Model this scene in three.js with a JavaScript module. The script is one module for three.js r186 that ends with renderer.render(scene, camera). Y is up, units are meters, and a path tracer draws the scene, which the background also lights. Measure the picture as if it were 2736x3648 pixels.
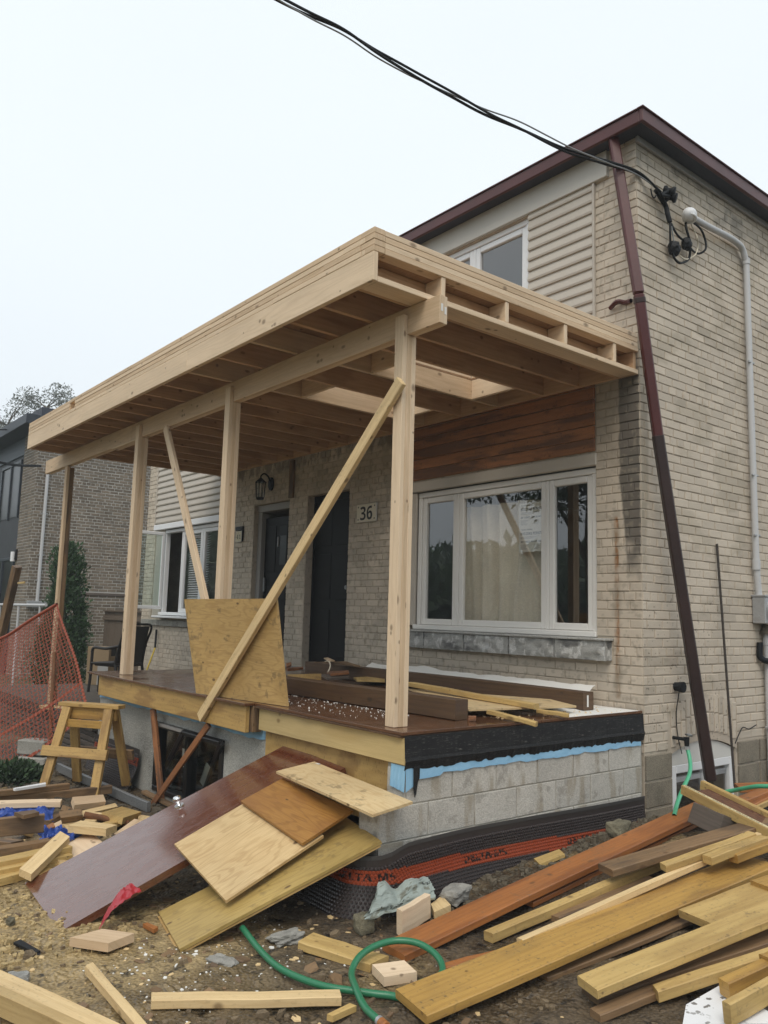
import * as THREE from 'three';
import { mergeGeometries } from 'three/addons/utils/BufferGeometryUtils.js';

// ---------- camera, sky, sun, exposure ----------
const scene = new THREE.Scene();
const W = 2736, H = 3648, FOC = 2875.8;                       // the photograph's size and focal length in its own pixels
const camera = new THREE.PerspectiveCamera(2 * Math.atan(H / 2 / FOC) * 180 / Math.PI, 0.75, 0.05, 1500);
camera.rotation.order = 'YXZ';
camera.rotation.set(7.2698 * Math.PI / 180, 51.1536 * Math.PI / 180, 1.5527 * Math.PI / 180);
camera.position.set(3.7952, 0.7002, 5.7657);                  // y = 0 is the top of the porch deck
camera.updateMatrixWorld(true);
scene.add(camera);
const renderer = new THREE.WebGLRenderer({ antialias: true });
renderer.toneMapping = THREE.LinearToneMapping;
renderer.toneMappingExposure = 1.2;
renderer.shadowMap.enabled = true;

// ---------- noise ----------
function rng(seed) { let s = seed >>> 0; return () => { s = (s + 0x6D2B79F5) | 0; let t = Math.imul(s ^ (s >>> 15), 1 | s); t = (t + Math.imul(t ^ (t >>> 7), 61 | t)) ^ t; return ((t ^ (t >>> 14)) >>> 0) / 4294967296; }; }
const R0 = rng(7);
const rr = (a, b, r = R0) => a + (b - a) * r();
const hash = (x, y, s) => { let h = Math.imul(x, 374761393) ^ Math.imul(y, 668265263) ^ Math.imul(s, 2147483647 - 1013); h = Math.imul(h ^ (h >>> 13), 1274126177); return ((h ^ (h >>> 16)) >>> 0) / 4294967296; };
function vn(x, y, px = 4096, py = 4096, s = 1) {              // value noise, periodic with px, py
  const xi = Math.floor(x), yi = Math.floor(y), fx = x - xi, fy = y - yi;
  const u = fx * fx * (3 - 2 * fx), v = fy * fy * (3 - 2 * fy);
  const m = (a, n) => ((a % n) + n) % n, x0 = m(xi, px), x1 = m(xi + 1, px), y0 = m(yi, py), y1 = m(yi + 1, py);
  const a = hash(x0, y0, s), b = hash(x1, y0, s), c = hash(x0, y1, s), d = hash(x1, y1, s);
  return a + (b - a) * u + (c - a) * v + (a - b - c + d) * u * v;
}
function fbm(x, y, px, py, o = 4, s = 1) { let f = 0, a = .5, t = 0; for (let i = 0; i < o; i++) { f += a * vn(x, y, px, py, s + i); t += a; x *= 2; y *= 2; px *= 2; py *= 2; a *= .5; } return f / t; }
const sm = (a, b, x) => { const t = Math.min(1, Math.max(0, (x - a) / (b - a))); return t * t * (3 - 2 * t); };
const mix = (a, b, t) => a + (b - a) * t;
const mixc = (a, b, t) => [mix(a[0], b[0], t), mix(a[1], b[1], t), mix(a[2], b[2], t)];

// overcast rainy sky: even white cloud, a little brighter towards the zenith, slightly blue
{
  const w = 256, h = 128, d = new Float32Array(w * h * 4);
  for (let j = 0; j < h; j++) for (let i = 0; i < w; i++) {
    const el = (j + .5) / h * 2 - 1, up = Math.max(0, el), n = fbm(i / w * 8, j / h * 8, 8, 8, 4, 5) - .5;
    const l = (0.80 + .14 * Math.pow(up, .6)) * (1 + .12 * n), k = (j * w + i) * 4;
    d[k] = l * .895; d[k + 1] = l * .965; d[k + 2] = l * 1.02; d[k + 3] = 1;
  }
  const t = new THREE.DataTexture(d, w, h, THREE.RGBAFormat, THREE.FloatType);
  t.mapping = THREE.EquirectangularReflectionMapping; t.magFilter = t.minFilter = THREE.LinearFilter; t.needsUpdate = true;
  scene.background = t; scene.environment = t;
}
const sun = new THREE.DirectionalLight(0xfff4e6, 1.35);        // the veiled sun behind the cloud, over the street
sun.position.set(7, 15, 9); sun.castShadow = true; sun.shadow.radius = 60;
sun.shadow.mapSize.set(2048, 2048);
Object.assign(sun.shadow.camera, { left: -18, right: 12, top: 14, bottom: -12, near: 1, far: 60 });
scene.add(sun, sun.target);

// ---------- pixels to points ----------
const CAM = camera.position.clone();
const V = (x, y, z) => new THREE.Vector3(x, y, z);
const dirOf = (p) => V((p[0] - W / 2) / FOC, -(p[1] - H / 2) / FOC, -1).applyQuaternion(camera.quaternion);
const at = (p, ax, v) => { const d = dirOf(p); return CAM.clone().addScaledVector(d, (v - CAM[ax]) / d[ax]); };
const onPlane = (p, q, n) => { const d = dirOf(p); return CAM.clone().addScaledVector(d, n.dot(q.clone().sub(CAM)) / n.dot(d)); };
const zoom = (x0, y0, k) => (x, y) => [x0 + x / k, y0 + y / k];   // picture regions the measurements were read in
const zA = zoom(0, 2000, 1.659), zB = zoom(1736, 2100, 1.659), zD = zoom(0, 2648, 1.659), zE = zoom(800, 2648, 1.659), zF = zoom(1736, 2648, 1.659),
  zG = zoom(900, 1600, 1.659), zH = zoom(2300, 2750, 3.805), zI = zoom(2236, 3148, 3.318), zL = zoom(0, 1800, 2.765), zN = zoom(0, 2700, 2.9625),
  zO = zoom(0, 3250, 3.318), zP = zoom(1300, 2250, 1.9518), zQ = zoom(1250, 3000, 3.318), zR = zoom(1736, 300, 1.659), zS = zoom(2300, 650, 5.53), zT = zoom(500, 1650, 2.552);

// the ground: -1.0 m in front of the porch, rising along the side of the house
function gBase(x, z) {
  let y = -1.0 + .25 * sm(3.2, -.2, z) * sm(-.35, .25, x);
  y -= .08 * sm(.6, .1, Math.abs(z - 2.75)) * sm(-1.6, -2.4, x) * sm(-5.6, -4.8, x);      // trench by the basement window
  return y;
}
function ground(x, z) {
  const n = fbm(x * 1.3 + 40, z * 1.3 + 40, 4096, 4096, 4, 3) - .5, m = fbm(x * 7 + 90, z * 7 + 50, 4096, 4096, 3, 9) - .5;
  const near = sm(30, 12, Math.hypot(x - 1, z - 3));
  return gBase(x, z) + near * (.07 * n + .035 * m);
}
function atG(p, off) { let y = -1 + off, q; for (let i = 0; i < 12; i++) { q = at(p, 'y', y); y = gBase(Math.max(-14, Math.min(8, q.x)), Math.max(-3, Math.min(8, q.z))) + off; } return at(p, 'y', y); }

// ---------- names and tags ----------
const used = {};
const numbered = (n) => { const k = used[n] = (used[n] ?? -1) + 1; return k ? n + '_' + String(k).padStart(3, '0') : n; };
const shadows = (o) => { o.castShadow = o.receiveShadow = true; return o; };
function tag(o, label, category, group) { o.userData.label = label; o.userData.category = category; o.userData.kind = 'thing'; if (group) o.userData.group = group; return o; }
function thing(name, label, category, pos = [0, 0, 0], group) { const g = new THREE.Group(); g.name = numbered(name); g.position.set(...pos); tag(g, label, category, group); scene.add(g); return g; }
function part(parent, name, geo, m, pos, rot) { const o = shadows(new THREE.Mesh(geo, m)); o.name = name; if (pos) o.position.set(...pos); if (rot) o.rotation.set(...rot); parent.add(o); return o; }
function solo(name, label, category, geo, m, group) { const o = shadows(new THREE.Mesh(geo, m)); o.name = numbered(name); tag(o, label, category, group); scene.add(o); return o; }
function setting(name, geo, m, label) { const o = shadows(new THREE.Mesh(geo, m)); o.name = name; o.userData.kind = 'structure'; if (label) o.userData.label = label; scene.add(o); return o; }

// ---------- textures ----------
const enc = (v) => { v = Math.min(1, Math.max(0, v)); return 255 * (v <= .0031308 ? v * 12.92 : 1.055 * Math.pow(v, 1 / 2.4) - .055); };
function tex(w, h, f, srgb = true) {                          // f(i/w, j/h) gives linear rgb (colour) or a grey value
  const d = new Uint8Array(w * h * 4);
  for (let j = 0; j < h; j++) for (let i = 0; i < w; i++) {
    const c = f((i + .5) / w, (j + .5) / h), k = (j * w + i) * 4;
    if (srgb) { d[k] = enc(c[0]); d[k + 1] = enc(c[1]); d[k + 2] = enc(c[2]); } else d[k] = d[k + 1] = d[k + 2] = 255 * Math.min(1, Math.max(0, c));
    d[k + 3] = 255;
  }
  const t = new THREE.DataTexture(d, w, h); t.wrapS = t.wrapT = THREE.RepeatWrapping; t.magFilter = THREE.LinearFilter; t.minFilter = THREE.LinearMipmapLinearFilter; t.generateMipmaps = true;
  if (srgb) t.colorSpace = THREE.SRGBColorSpace; t.needsUpdate = true; return t;
}
const std = (o) => new THREE.MeshStandardMaterial(o);
const lin = (r, g, b) => new THREE.Color().setRGB(r, g, b);

// sawn softwood: 2.4 m x 0.6 m per tile, grain along u
function grainField(seed, nk) {
  const r = rng(seed), kn = [];
  for (let i = 0; i < nk; i++) kn.push([r(), r(), .004 + .010 * r(), .6 + .8 * r()]);
  return (u, v) => {
    let warp = 0, kd = 0;
    for (const [ku, kv, s, e] of kn) {
      let du = Math.abs(u - ku); du = Math.min(du, 1 - du) * 2.4; let dv = v - kv; dv -= Math.round(dv); dv *= .6;
      const q = Math.hypot(du / (e * 1.5), dv);
      warp += .022 * Math.sign(dv) * Math.exp(-(du * du) / .012 - Math.abs(dv) / .03);
      if (q < s * 2.2) kd = Math.max(kd, sm(s * 1.9, s * .5, q) * (.75 + .25 * Math.sin(q * 1500)));
    }
    const w = v * .6 + warp + .014 * (fbm(u * 6, v * 3, 6, 3, 3, seed) - .5);
    const ring = .5 + .5 * Math.sin(w * 170 + 16 * fbm(u * 3, v * 8, 3, 8, 4, seed + 4));
    const fib = vn(u * 24, v * 320, 24, 320, seed + 2), fib2 = vn(u * 90, v * 400, 90, 400, seed + 3), big = fbm(u * 4, v * 5, 4, 5, 4, seed + 7);
    return { ring: Math.pow(ring, 2.5), fib: (fib + fib2) / 2, big, knot: kd };
  };
}
function woodTex(seed, base, dark, knot, o = {}) {
  const g = grainField(seed, o.knots ?? 12), dirt = o.dirt ?? 0, dc = o.dirtColor ?? [.10, .075, .045], st = o.stain ?? 0;
  return tex(o.w ?? 1024, o.h ?? 256, (u, v) => {
    const q = g(u, v);
    let c = mixc(base, dark, Math.min(1, .34 * q.ring * (o.rings ?? 1) + .55 * (q.fib - .35)));
    const m = 1 + .3 * (q.big - .5); c = c.map((x) => x * m);
    c = mixc(c, knot, .85 * q.knot);
    if (st) c = mixc(c, o.stainColor, st * sm(.48, .68, fbm(u * 5 + 3, v * 7, 5, 7, 5, seed + 31)));
    if (dirt) { const b = sm(.56, .72, fbm(u * 9, v * 6, 9, 6, 5, seed + 51)), s2 = sm(.66, .82, fbm(u * 150, v * 48, 150, 48, 3, seed + 77)); c = mixc(c, dc, dirt * Math.min(1, .45 * b * (.5 + 1.5 * s2) + .5 * s2)); }
    return c;
  });
}
const woodBump = tex(512, 256, (u, v) => .5 + .4 * (vn(u * 20, v * 256, 20, 256, 3) - .5) + .3 * (fbm(u * 30, v * 30, 30, 30, 3, 8) - .5), false);
const wood = (t, rough, extra = {}) => std({ map: t, roughness: rough, bumpMap: woodBump, bumpScale: .0012, ...extra });
const K = [.10, .05, .02];
const M = {
  spruce: wood(woodTex(11, [.73, .57, .395], [.58, .425, .265], K, { knots: 15 }), .72),
  spruce2: wood(woodTex(12, [.66, .49, .32], [.50, .35, .205], K, { knots: 18, stain: .25, stainColor: [.40, .27, .14] }), .7),
  yellow: wood(woodTex(13, [.56, .39, .15], [.40, .255, .085], K, { knots: 14, dirt: .55, stain: .4, stainColor: [.30, .18, .06] }), .55),
  ochre: wood(woodTex(14, [.47, .28, .075], [.31, .17, .045], K, { knots: 10, dirt: .75, stain: .5, stainColor: [.24, .13, .04] }), .45),
  pale: wood(woodTex(15, [.70, .52, .275], [.53, .36, .165], K, { knots: 10, dirt: .35 }), .62),
  cedar: wood(woodTex(16, [.38, .145, .040], [.25, .085, .022], K, { knots: 7, dirt: .7, dirtColor: [.16, .10, .06], stain: .5, stainColor: [.17, .055, .018] }), .48),
  weathered: wood(woodTex(17, [.25, .155, .078], [.13, .078, .040], K, { knots: 10, dirt: .6, stain: .7, stainColor: [.075, .05, .035] }), .6),
  darkTimber: wood(woodTex(18, [.115, .064, .031], [.060, .033, .016], [.02, .018, .012], { knots: 12, dirt: .3, stain: .6, stainColor: [.075, .042, .027] }), .5),
  planks: wood(woodTex(19, [.36, .150, .058], [.20, .080, .032], K, { knots: 14, dirt: .8, dirtColor: [.05, .035, .025], stain: .8, stainColor: [.12, .060, .034] }), .7),
  joist: wood(woodTex(25, [.58, .375, .215], [.42, .25, .13], K, { knots: 14, stain: .4, stainColor: [.28, .15, .075] }), .7),  // same new lumber, coloured darker for the shade under the roof
  greyWood: wood(woodTex(20, [.13, .105, .085], [.07, .055, .045], [.02, .02, .02], { knots: 8, dirt: .4 }), .75),
  oldFence: wood(woodTex(21, [.14, .105, .075], [.08, .06, .045], K, { knots: 6, dirt: .5 }), .85),
  rail: wood(woodTex(22, [.50, .36, .165], [.36, .24, .10], K, { knots: 12, dirt: .25, stain: .45, stainColor: [.36, .23, .09] }), .55),
  rim: wood(woodTex(23, [.54, .41, .19], [.42, .30, .125], [.16, .09, .03], { knots: 10, rings: .6, stain: .3, stainColor: [.42, .27, .09] }), .6),
  rimWet: wood(woodTex(24, [.50, .325, .115], [.36, .215, .07], [.12, .06, .02], { knots: 10, dirt: .6, dirtColor: [.10, .05, .02], stain: .6, stainColor: [.22, .115, .04] }), .5),
};
// plywood faces, 1.2 m square per tile: flat sliced veneer with football patches and knots
function plyTex(seed, base, dark, o = {}) {
  const r = rng(seed), kn = [];
  for (let i = 0; i < (o.knots ?? 9); i++) kn.push([r(), r(), .006 + .009 * r()]);
  return tex(768, 768, (u, v) => {
    let kd = 0;
    for (const [a, b, s] of kn) { let du = u - a, dv = v - b; du -= Math.round(du); dv -= Math.round(dv); kd = Math.max(kd, sm(s, s * .45, Math.hypot(du * .55, dv))); }
    const f = fbm(u * 2.0, v * 9, 2, 9, 4, seed), l = Math.abs(Math.sin(26 * f + 1.2 * vn(u * 5, v * 60, 5, 60, seed + 3)));
    const fib = vn(u * 22, v * 300, 22, 300, seed + 5), big = fbm(u * 3, v * 3, 3, 3, 4, seed + 9);
    let c = mixc(base, dark, .45 * sm(.75, 1, l) + .5 * (fib - .4)); c = c.map((x) => x * (1 + .3 * (big - .5)));
    if (o.stain) c = mixc(c, o.stainColor, o.stain * sm(.45, .66, fbm(u * 4, v * 4, 4, 4, 5, seed + 21)));
    if (o.dirt) c = mixc(c, [.10, .07, .04], o.dirt * sm(.6, .74, fbm(u * 14, v * 14, 14, 14, 4, seed + 41)) * sm(.35, .65, fbm(u * 50, v * 50, 50, 50, 2, seed + 43)));
    return mixc(c, [.09, .045, .018], .85 * kd);
  });
}
const ply = (t, rough) => std({ map: t, roughness: rough, bumpMap: woodBump, bumpScale: .0008 });
Object.assign(M, {
  plyLight: ply(plyTex(31, [.58, .42, .215], [.40, .255, .11], { knots: 14, stain: .2, stainColor: [.46, .29, .12] }), .55),
  plyPale: ply(plyTex(32, [.62, .47, .26], [.50, .34, .165], { knots: 8, dirt: .5 }), .5),
  plyWet: ply(plyTex(33, [.35, .175, .045], [.22, .10, .026], { knots: 7, stain: .5, stainColor: [.24, .105, .03] }), .36),
  plyMoss: ply(plyTex(34, [.44, .31, .105], [.30, .20, .06], { knots: 16, dirt: .4, stain: .4, stainColor: [.34, .235, .07] }), .45),
  sheathing: ply(plyTex(37, [.36, .215, .115], [.25, .145, .075], { knots: 6, stain: .4, stainColor: [.16, .09, .05] }), .8),  // browned along with the joists, roof shade put into the colour
  plyWorn: ply(plyTex(35, [.48, .315, .12], [.33, .20, .07], { knots: 8, dirt: .5, stain: .45, stainColor: [.40, .25, .085] }), .55),
  deck: std({ map: plyTex(36, [.135, .062, .03], [.085, .038, .02], { knots: 0, stain: .7, stainColor: [.085, .042, .022] }), roughness: .24, roughnessMap: tex(256, 256, (u, v) => .35 + .65 * sm(.38, .62, fbm(u * 6, v * 6, 6, 6, 5, 71)), false), bumpMap: woodBump, bumpScale: .001 }),
  plyEdge: std({ map: tex(64, 64, (u, v) => { const s = Math.sin(v * 2 * Math.PI * 5) > 0 ? 1 : .55, n = .8 + .4 * vn(u * 30, v * 30, 30, 30, 4); return [.34 * s * n, .20 * s * n, .085 * s * n]; }), roughness: .8 }),
});
const speck = (seed, base, amp, f) => tex(512, 512, (u, v) => { const n = fbm(u * f, v * f, f, f, 5, seed), g = vn(u * 250, v * 250, 250, 250, seed + 8); return base.map((b) => b * (1 + amp * (n - .5) + amp * .9 * (g - .5))); });
const speckBump = tex(512, 512, (u, v) => .5 * fbm(u * 40, v * 40, 40, 40, 3, 61) + .5 * vn(u * 200, v * 200, 200, 200, 62), false);
const mineral = (seed, base, amp = .5, f = 8, rough = .9, bump = .002) => std({ map: speck(seed, base, amp, f), roughness: rough, bumpMap: speckBump, bumpScale: bump });
Object.assign(M, {
  block: std({ map: tex(512, 512, (u, v) => { const n = fbm(u * 4, v * 4, 4, 4, 5, 81), g = vn(u * 170, v * 170, 170, 170, 82), s = sm(.56, .74, fbm(u * 9, v * 2, 9, 2, 4, 83)), d = sm(.62, .76, fbm(u * 14, v * 14, 14, 14, 4, 84)); let c = [.46, .44, .395].map((x) => x * (1 + .35 * (n - .5) + .35 * (g - .5))); c = mixc(c, [.27, .225, .155], .6 * s); return mixc(c, [.20, .18, .15], .45 * d); }), roughness: .92, bumpMap: speckBump, bumpScale: .003 }),
  blockDirty: mineral(82, [.19, .165, .125], .8, 5, .92, .004),
  parge: mineral(83, [.33, .325, .295], 1.1, 3, .9, .006),
  mortar: mineral(84, [.36, .34, .29], .5, 8, .95, .003),
  stone: mineral(85, [.38, .38, .36], .9, 6, .9, .005),
  rock: mineral(86, [.20, .18, .12], .9, 6, .9, .006),
  concrete: mineral(87, [.30, .29, .26], .6, 6, .9, .003),
  white: std({ color: lin(.78, .79, .80), roughness: .42 }),
  whitePaint: std({ color: lin(.66, .65, .61), roughness: .5 }),
  frame: std({ color: lin(.74, .725, .69), roughness: .4 }),
  siding: std({ map: speck(88, [.475, .43, .365], .10, 4), roughness: .5 }),
  frieze: std({ map: speck(89, [.50, .48, .43], .10, 3), roughness: .5 }),
  burgundy: std({ map: speck(90, [.080, .019, .018], .35, 6), roughness: .42 }),
  burgundyDark: std({ map: speck(91, [.034, .018, .016], .5, 6), roughness: .45 }),
  soffit: std({ map: speck(92, [.030, .034, .050], .6, 5), roughness: .6 }),
  black: new THREE.MeshPhysicalMaterial({ specularIntensity: .5, color: lin(.010, .010, .011), roughness: .55 }),
  blackGloss: std({ color: lin(.010, .010, .011), roughness: .28 }),
  tar: new THREE.MeshPhysicalMaterial({ specularIntensity: .4, map: tex(512, 256, (u, v) => { const n = fbm(u * 8, v * 4, 8, 4, 5, 93), s = sm(.70, .78, fbm(u * 16, v * 60, 16, 60, 4, 94)); return mixc([.010 + .01 * n, .010 + .01 * n, .011 + .01 * n], [.20, .19, .17], .55 * s); }), roughness: .5, bumpMap: speckBump, bumpScale: .001 }),
  darkDoor: new THREE.MeshPhysicalMaterial({ specularIntensity: .4, color: lin(.006, .006, .007), roughness: .5 }),
  greyTrim: std({ color: lin(.30, .29, .275), roughness: .55 }),
  tapeBlue: std({ map: tex(512, 128, (u, v) => { const n = fbm(u * 12, v * 4, 12, 4, 4, 95); return [.20 + .12 * n, .42 + .14 * n, .62 + .14 * n]; }), roughness: .45 }),
  membrane: std({ color: lin(.058, .048, .048), roughness: .26 }),
  orange: std({ color: lin(.30, .062, .020), roughness: .5 }),
  meshOrange: std({ color: lin(.27, .050, .017), roughness: .55 }),
  steel: std({ map: speck(96, [.26, .27, .275], .5, 6), roughness: .45, metalness: .5 }),
  galv: std({ map: speck(97, [.40, .41, .42], .4, 6), roughness: .4, metalness: .4 }),
  chrome: std({ color: lin(.78, .78, .78), roughness: .15, metalness: 1 }),
  rust: mineral(98, [.17, .075, .032], .9, 8, .85, .003),
  hose: std({ color: lin(.028, .175, .085), roughness: .32 }),
  hose2: std({ color: lin(.075, .40, .22), roughness: .32 }),
  pvc: std({ color: lin(.52, .525, .53), roughness: .45 }),
  rubber: new THREE.MeshPhysicalMaterial({ specularIntensity: .5, color: lin(.012, .013, .015), roughness: .6 }),
  tarp: std({ map: speck(99, [.035, .085, .36], .5, 7), roughness: .38, side: THREE.DoubleSide }),
  red: std({ color: lin(.36, .018, .028), roughness: .4, side: THREE.DoubleSide }),
  paper: std({ color: lin(.74, .73, .69), roughness: .9, side: THREE.DoubleSide }),
  curtain: std({ map: speck(100, [.66, .60, .48], .25, 6), roughness: .95, side: THREE.DoubleSide }),
  room: std({ color: lin(.30, .28, .25), roughness: .95 }),
  yellowPaint: std({ color: lin(.55, .40, .035), roughness: .5 }),
  glass: new THREE.MeshPhysicalMaterial({ color: 0xffffff, roughness: .0, metalness: 0, transmission: 1, thickness: 0, ior: 2.25 }),
  glassDull: new THREE.MeshPhysicalMaterial({ color: lin(.75, .80, .78), roughness: .06, transmission: 1, thickness: 0, ior: 1.5 }),
  glassGreen: new THREE.MeshPhysicalMaterial({ color: lin(.80, .93, .92), roughness: .02, transmission: 1, thickness: 0, ior: 1.6 }),
  bark: mineral(101, [.10, .075, .05], .8, 6, .95, .01),
});

// ---------- geometry helpers ----------
class Soup {                                                  // flat-shaded triangle collector with uv and colour
  constructor() { this.p = []; this.n = []; this.u = []; this.c = []; }
  tri(a, b, c, uv, col) {
    const n = b.clone().sub(a).cross(c.clone().sub(a)).normalize();
    for (const [i, q] of [a, b, c].entries()) { this.p.push(q.x, q.y, q.z); this.n.push(n.x, n.y, n.z); this.u.push(uv[i][0], uv[i][1]); if (col) this.c.push(...col); }
  }
  quad(a, b, c, d, uv, col) { this.tri(a, b, c, [uv[0], uv[1], uv[2]], col); this.tri(a, c, d, [uv[0], uv[2], uv[3]], col); }
  geo() {
    const g = new THREE.BufferGeometry();
    g.setAttribute('position', new THREE.Float32BufferAttribute(this.p, 3)); g.setAttribute('normal', new THREE.Float32BufferAttribute(this.n, 3)); g.setAttribute('uv', new THREE.Float32BufferAttribute(this.u, 2));
    if (this.c.length) g.setAttribute('color', new THREE.Float32BufferAttribute(this.c, 3));
    return g;
  }
}
const SC = { wood: [2.4, .6], ply: [1.2, 1.2], m: [1, 1] };
// chamfered box centred on the origin, grain along its longest side
function box(sx, sy, sz, c = .003, kind = 'm', o = [R0() * 7, R0() * 7]) {
  const h = [sx / 2, sy / 2, sz / 2], s = new Soup(), S = SC[kind];
  c = Math.min(c, h[0] * .9, h[1] * .9, h[2] * .9);
  const la = h[0] >= h[1] && h[0] >= h[2] ? 0 : h[1] >= h[2] ? 1 : 2;
  const P = (a, g) => V(...g.map((q, i) => q * (h[i] - (i === a ? 0 : c))));
  const uvOf = (q, ax) => { const k = [q.x, q.y, q.z], r = [0, 1, 2].filter((i) => i !== ax); const ui = r.includes(la) ? la : r[0], vi = r.find((i) => i !== ui); return [k[ui] / S[0] + o[0] + ax * .37, k[vi] / S[1] + o[1] + ax * .21]; };
  const put = (pts, ax) => {
    const ctr = pts.reduce((a, b) => a.add(b), V(0, 0, 0)), n = pts[1].clone().sub(pts[0]).cross(pts[2].clone().sub(pts[0]));
    if (n.dot(ctr) < 0) pts.reverse();
    const uv = pts.map((q) => uvOf(q, ax)); pts.length === 4 ? s.quad(...pts, uv) : s.tri(...pts, uv);
  };
  for (let a = 0; a < 3; a++) for (const e of [-1, 1]) {
    const b = (a + 1) % 3, d = (a + 2) % 3, g = (x, y) => { const q = [0, 0, 0]; q[a] = e; q[b] = x; q[d] = y; return q; };
    put([P(a, g(-1, -1)), P(a, g(1, -1)), P(a, g(1, 1)), P(a, g(-1, 1))], a);
    for (const f of [-1, 1]) { const g2 = (y) => g(f, y); put([P(a, g2(-1)), P(b, g2(-1)), P(b, g2(1)), P(a, g2(1))], a); }
  }
  for (const x of [-1, 1]) for (const y of [-1, 1]) for (const z of [-1, 1]) put([P(0, [x, y, z]), P(1, [x, y, z]), P(2, [x, y, z])], 0);
  return s.geo();
}
const bx = (x0, x1, y0, y1, z0, z1, c = .003, kind = 'm') => box(x1 - x0, y1 - y0, z1 - z0, c, kind).translate((x0 + x1) / 2, (y0 + y1) / 2, (z0 + z1) / 2);
// slab from four top corners (in order) and a thickness along the downward normal
function slab(q, t, kind = 'ply', flip) {
  let n = q[1].clone().sub(q[0]).cross(q[3].clone().sub(q[0])).normalize(); if (n.y < 0) n.negate(); if (flip) n.negate();
  const lo = q.map((p) => p.clone().addScaledVector(n, -t)), s = new Soup(), S = SC[kind], ctr = q.concat(lo).reduce((a, b) => a.add(b), V(0, 0, 0)).multiplyScalar(1 / 8);
  const l1 = q[0].distanceTo(q[1]), l2 = q[1].distanceTo(q[2]), e = (l1 > l2 ? q[1].clone().sub(q[0]) : q[2].clone().sub(q[1])).normalize(), f = n.clone().cross(e), o = [R0() * 5, R0() * 5];
  const face = (a) => {
    const m = a[1].clone().sub(a[0]).cross(a[2].clone().sub(a[0])), c = a[0].clone().add(a[2]).multiplyScalar(.5).sub(ctr); if (m.dot(c) < 0) a.reverse();
    s.quad(...a, a.map((p) => { const d = p.clone().sub(q[0]); return [d.dot(e) / S[0] + o[0], (d.dot(f) + d.dot(n) * .9) / S[1] + o[1]]; }));
  };
  face([...q]); face([...lo]); for (let i = 0; i < 4; i++) face([q[i], q[(i + 1) % 4], lo[(i + 1) % 4], lo[i]]);
  return s.geo();
}
const tube = (pts, r, n = 40, k = 8, closed = false, tension) => new THREE.TubeGeometry(new THREE.CatmullRomCurve3(pts.map((p) => (p.isVector3 ? p : V(...p))), closed, tension ? 'catmullrom' : 'centripetal', tension), n, r, k, closed);
const cyl = (r0, r1, h, k = 16) => new THREE.CylinderGeometry(r0, r1, h, k);
function cylBetween(a, b, r, k = 12) { const d = b.clone().sub(a), g = new THREE.CylinderGeometry(r, r, d.length(), k); g.applyQuaternion(new THREE.Quaternion().setFromUnitVectors(V(0, 1, 0), d.clone().normalize())); return g.translate((a.x + b.x) / 2, (a.y + b.y) / 2, (a.z + b.z) / 2); }
const merge = (list) => { list = list.map((g) => (g.index ? g.toNonIndexed() : g)); const keep = list.every((g) => g.attributes.color); for (const g of list) for (const k of Object.keys(g.attributes)) if (!['position', 'normal', 'uv'].includes(k) && !(k === 'color' && keep)) g.deleteAttribute(k); return mergeGeometries(list); };
// a stick of size L x w x t from a to b; `up` is the direction its broad face looks
function stickGeo(a, b, w, t, up, kind = 'wood', c = .003) {
  const e = b.clone().sub(a), L = e.length(); e.normalize(); const f = up.clone().addScaledVector(e, -up.dot(e)).normalize(), g = e.clone().cross(f);
  const m = new THREE.Matrix4().makeBasis(e, f, g).setPosition(a.clone().add(b).multiplyScalar(.5));
  return box(L, t, w, c, kind).applyMatrix4(m);
}
// a thing that is one stick, with its own position and turn
function placeStick(o, a, b, up) { const e = b.clone().sub(a).normalize(), f = up.clone().addScaledVector(e, -up.dot(e)).normalize(), g = e.clone().cross(f); o.quaternion.setFromRotationMatrix(new THREE.Matrix4().makeBasis(e, f, g)); o.position.copy(a).add(b).multiplyScalar(.5); return o; }
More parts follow.
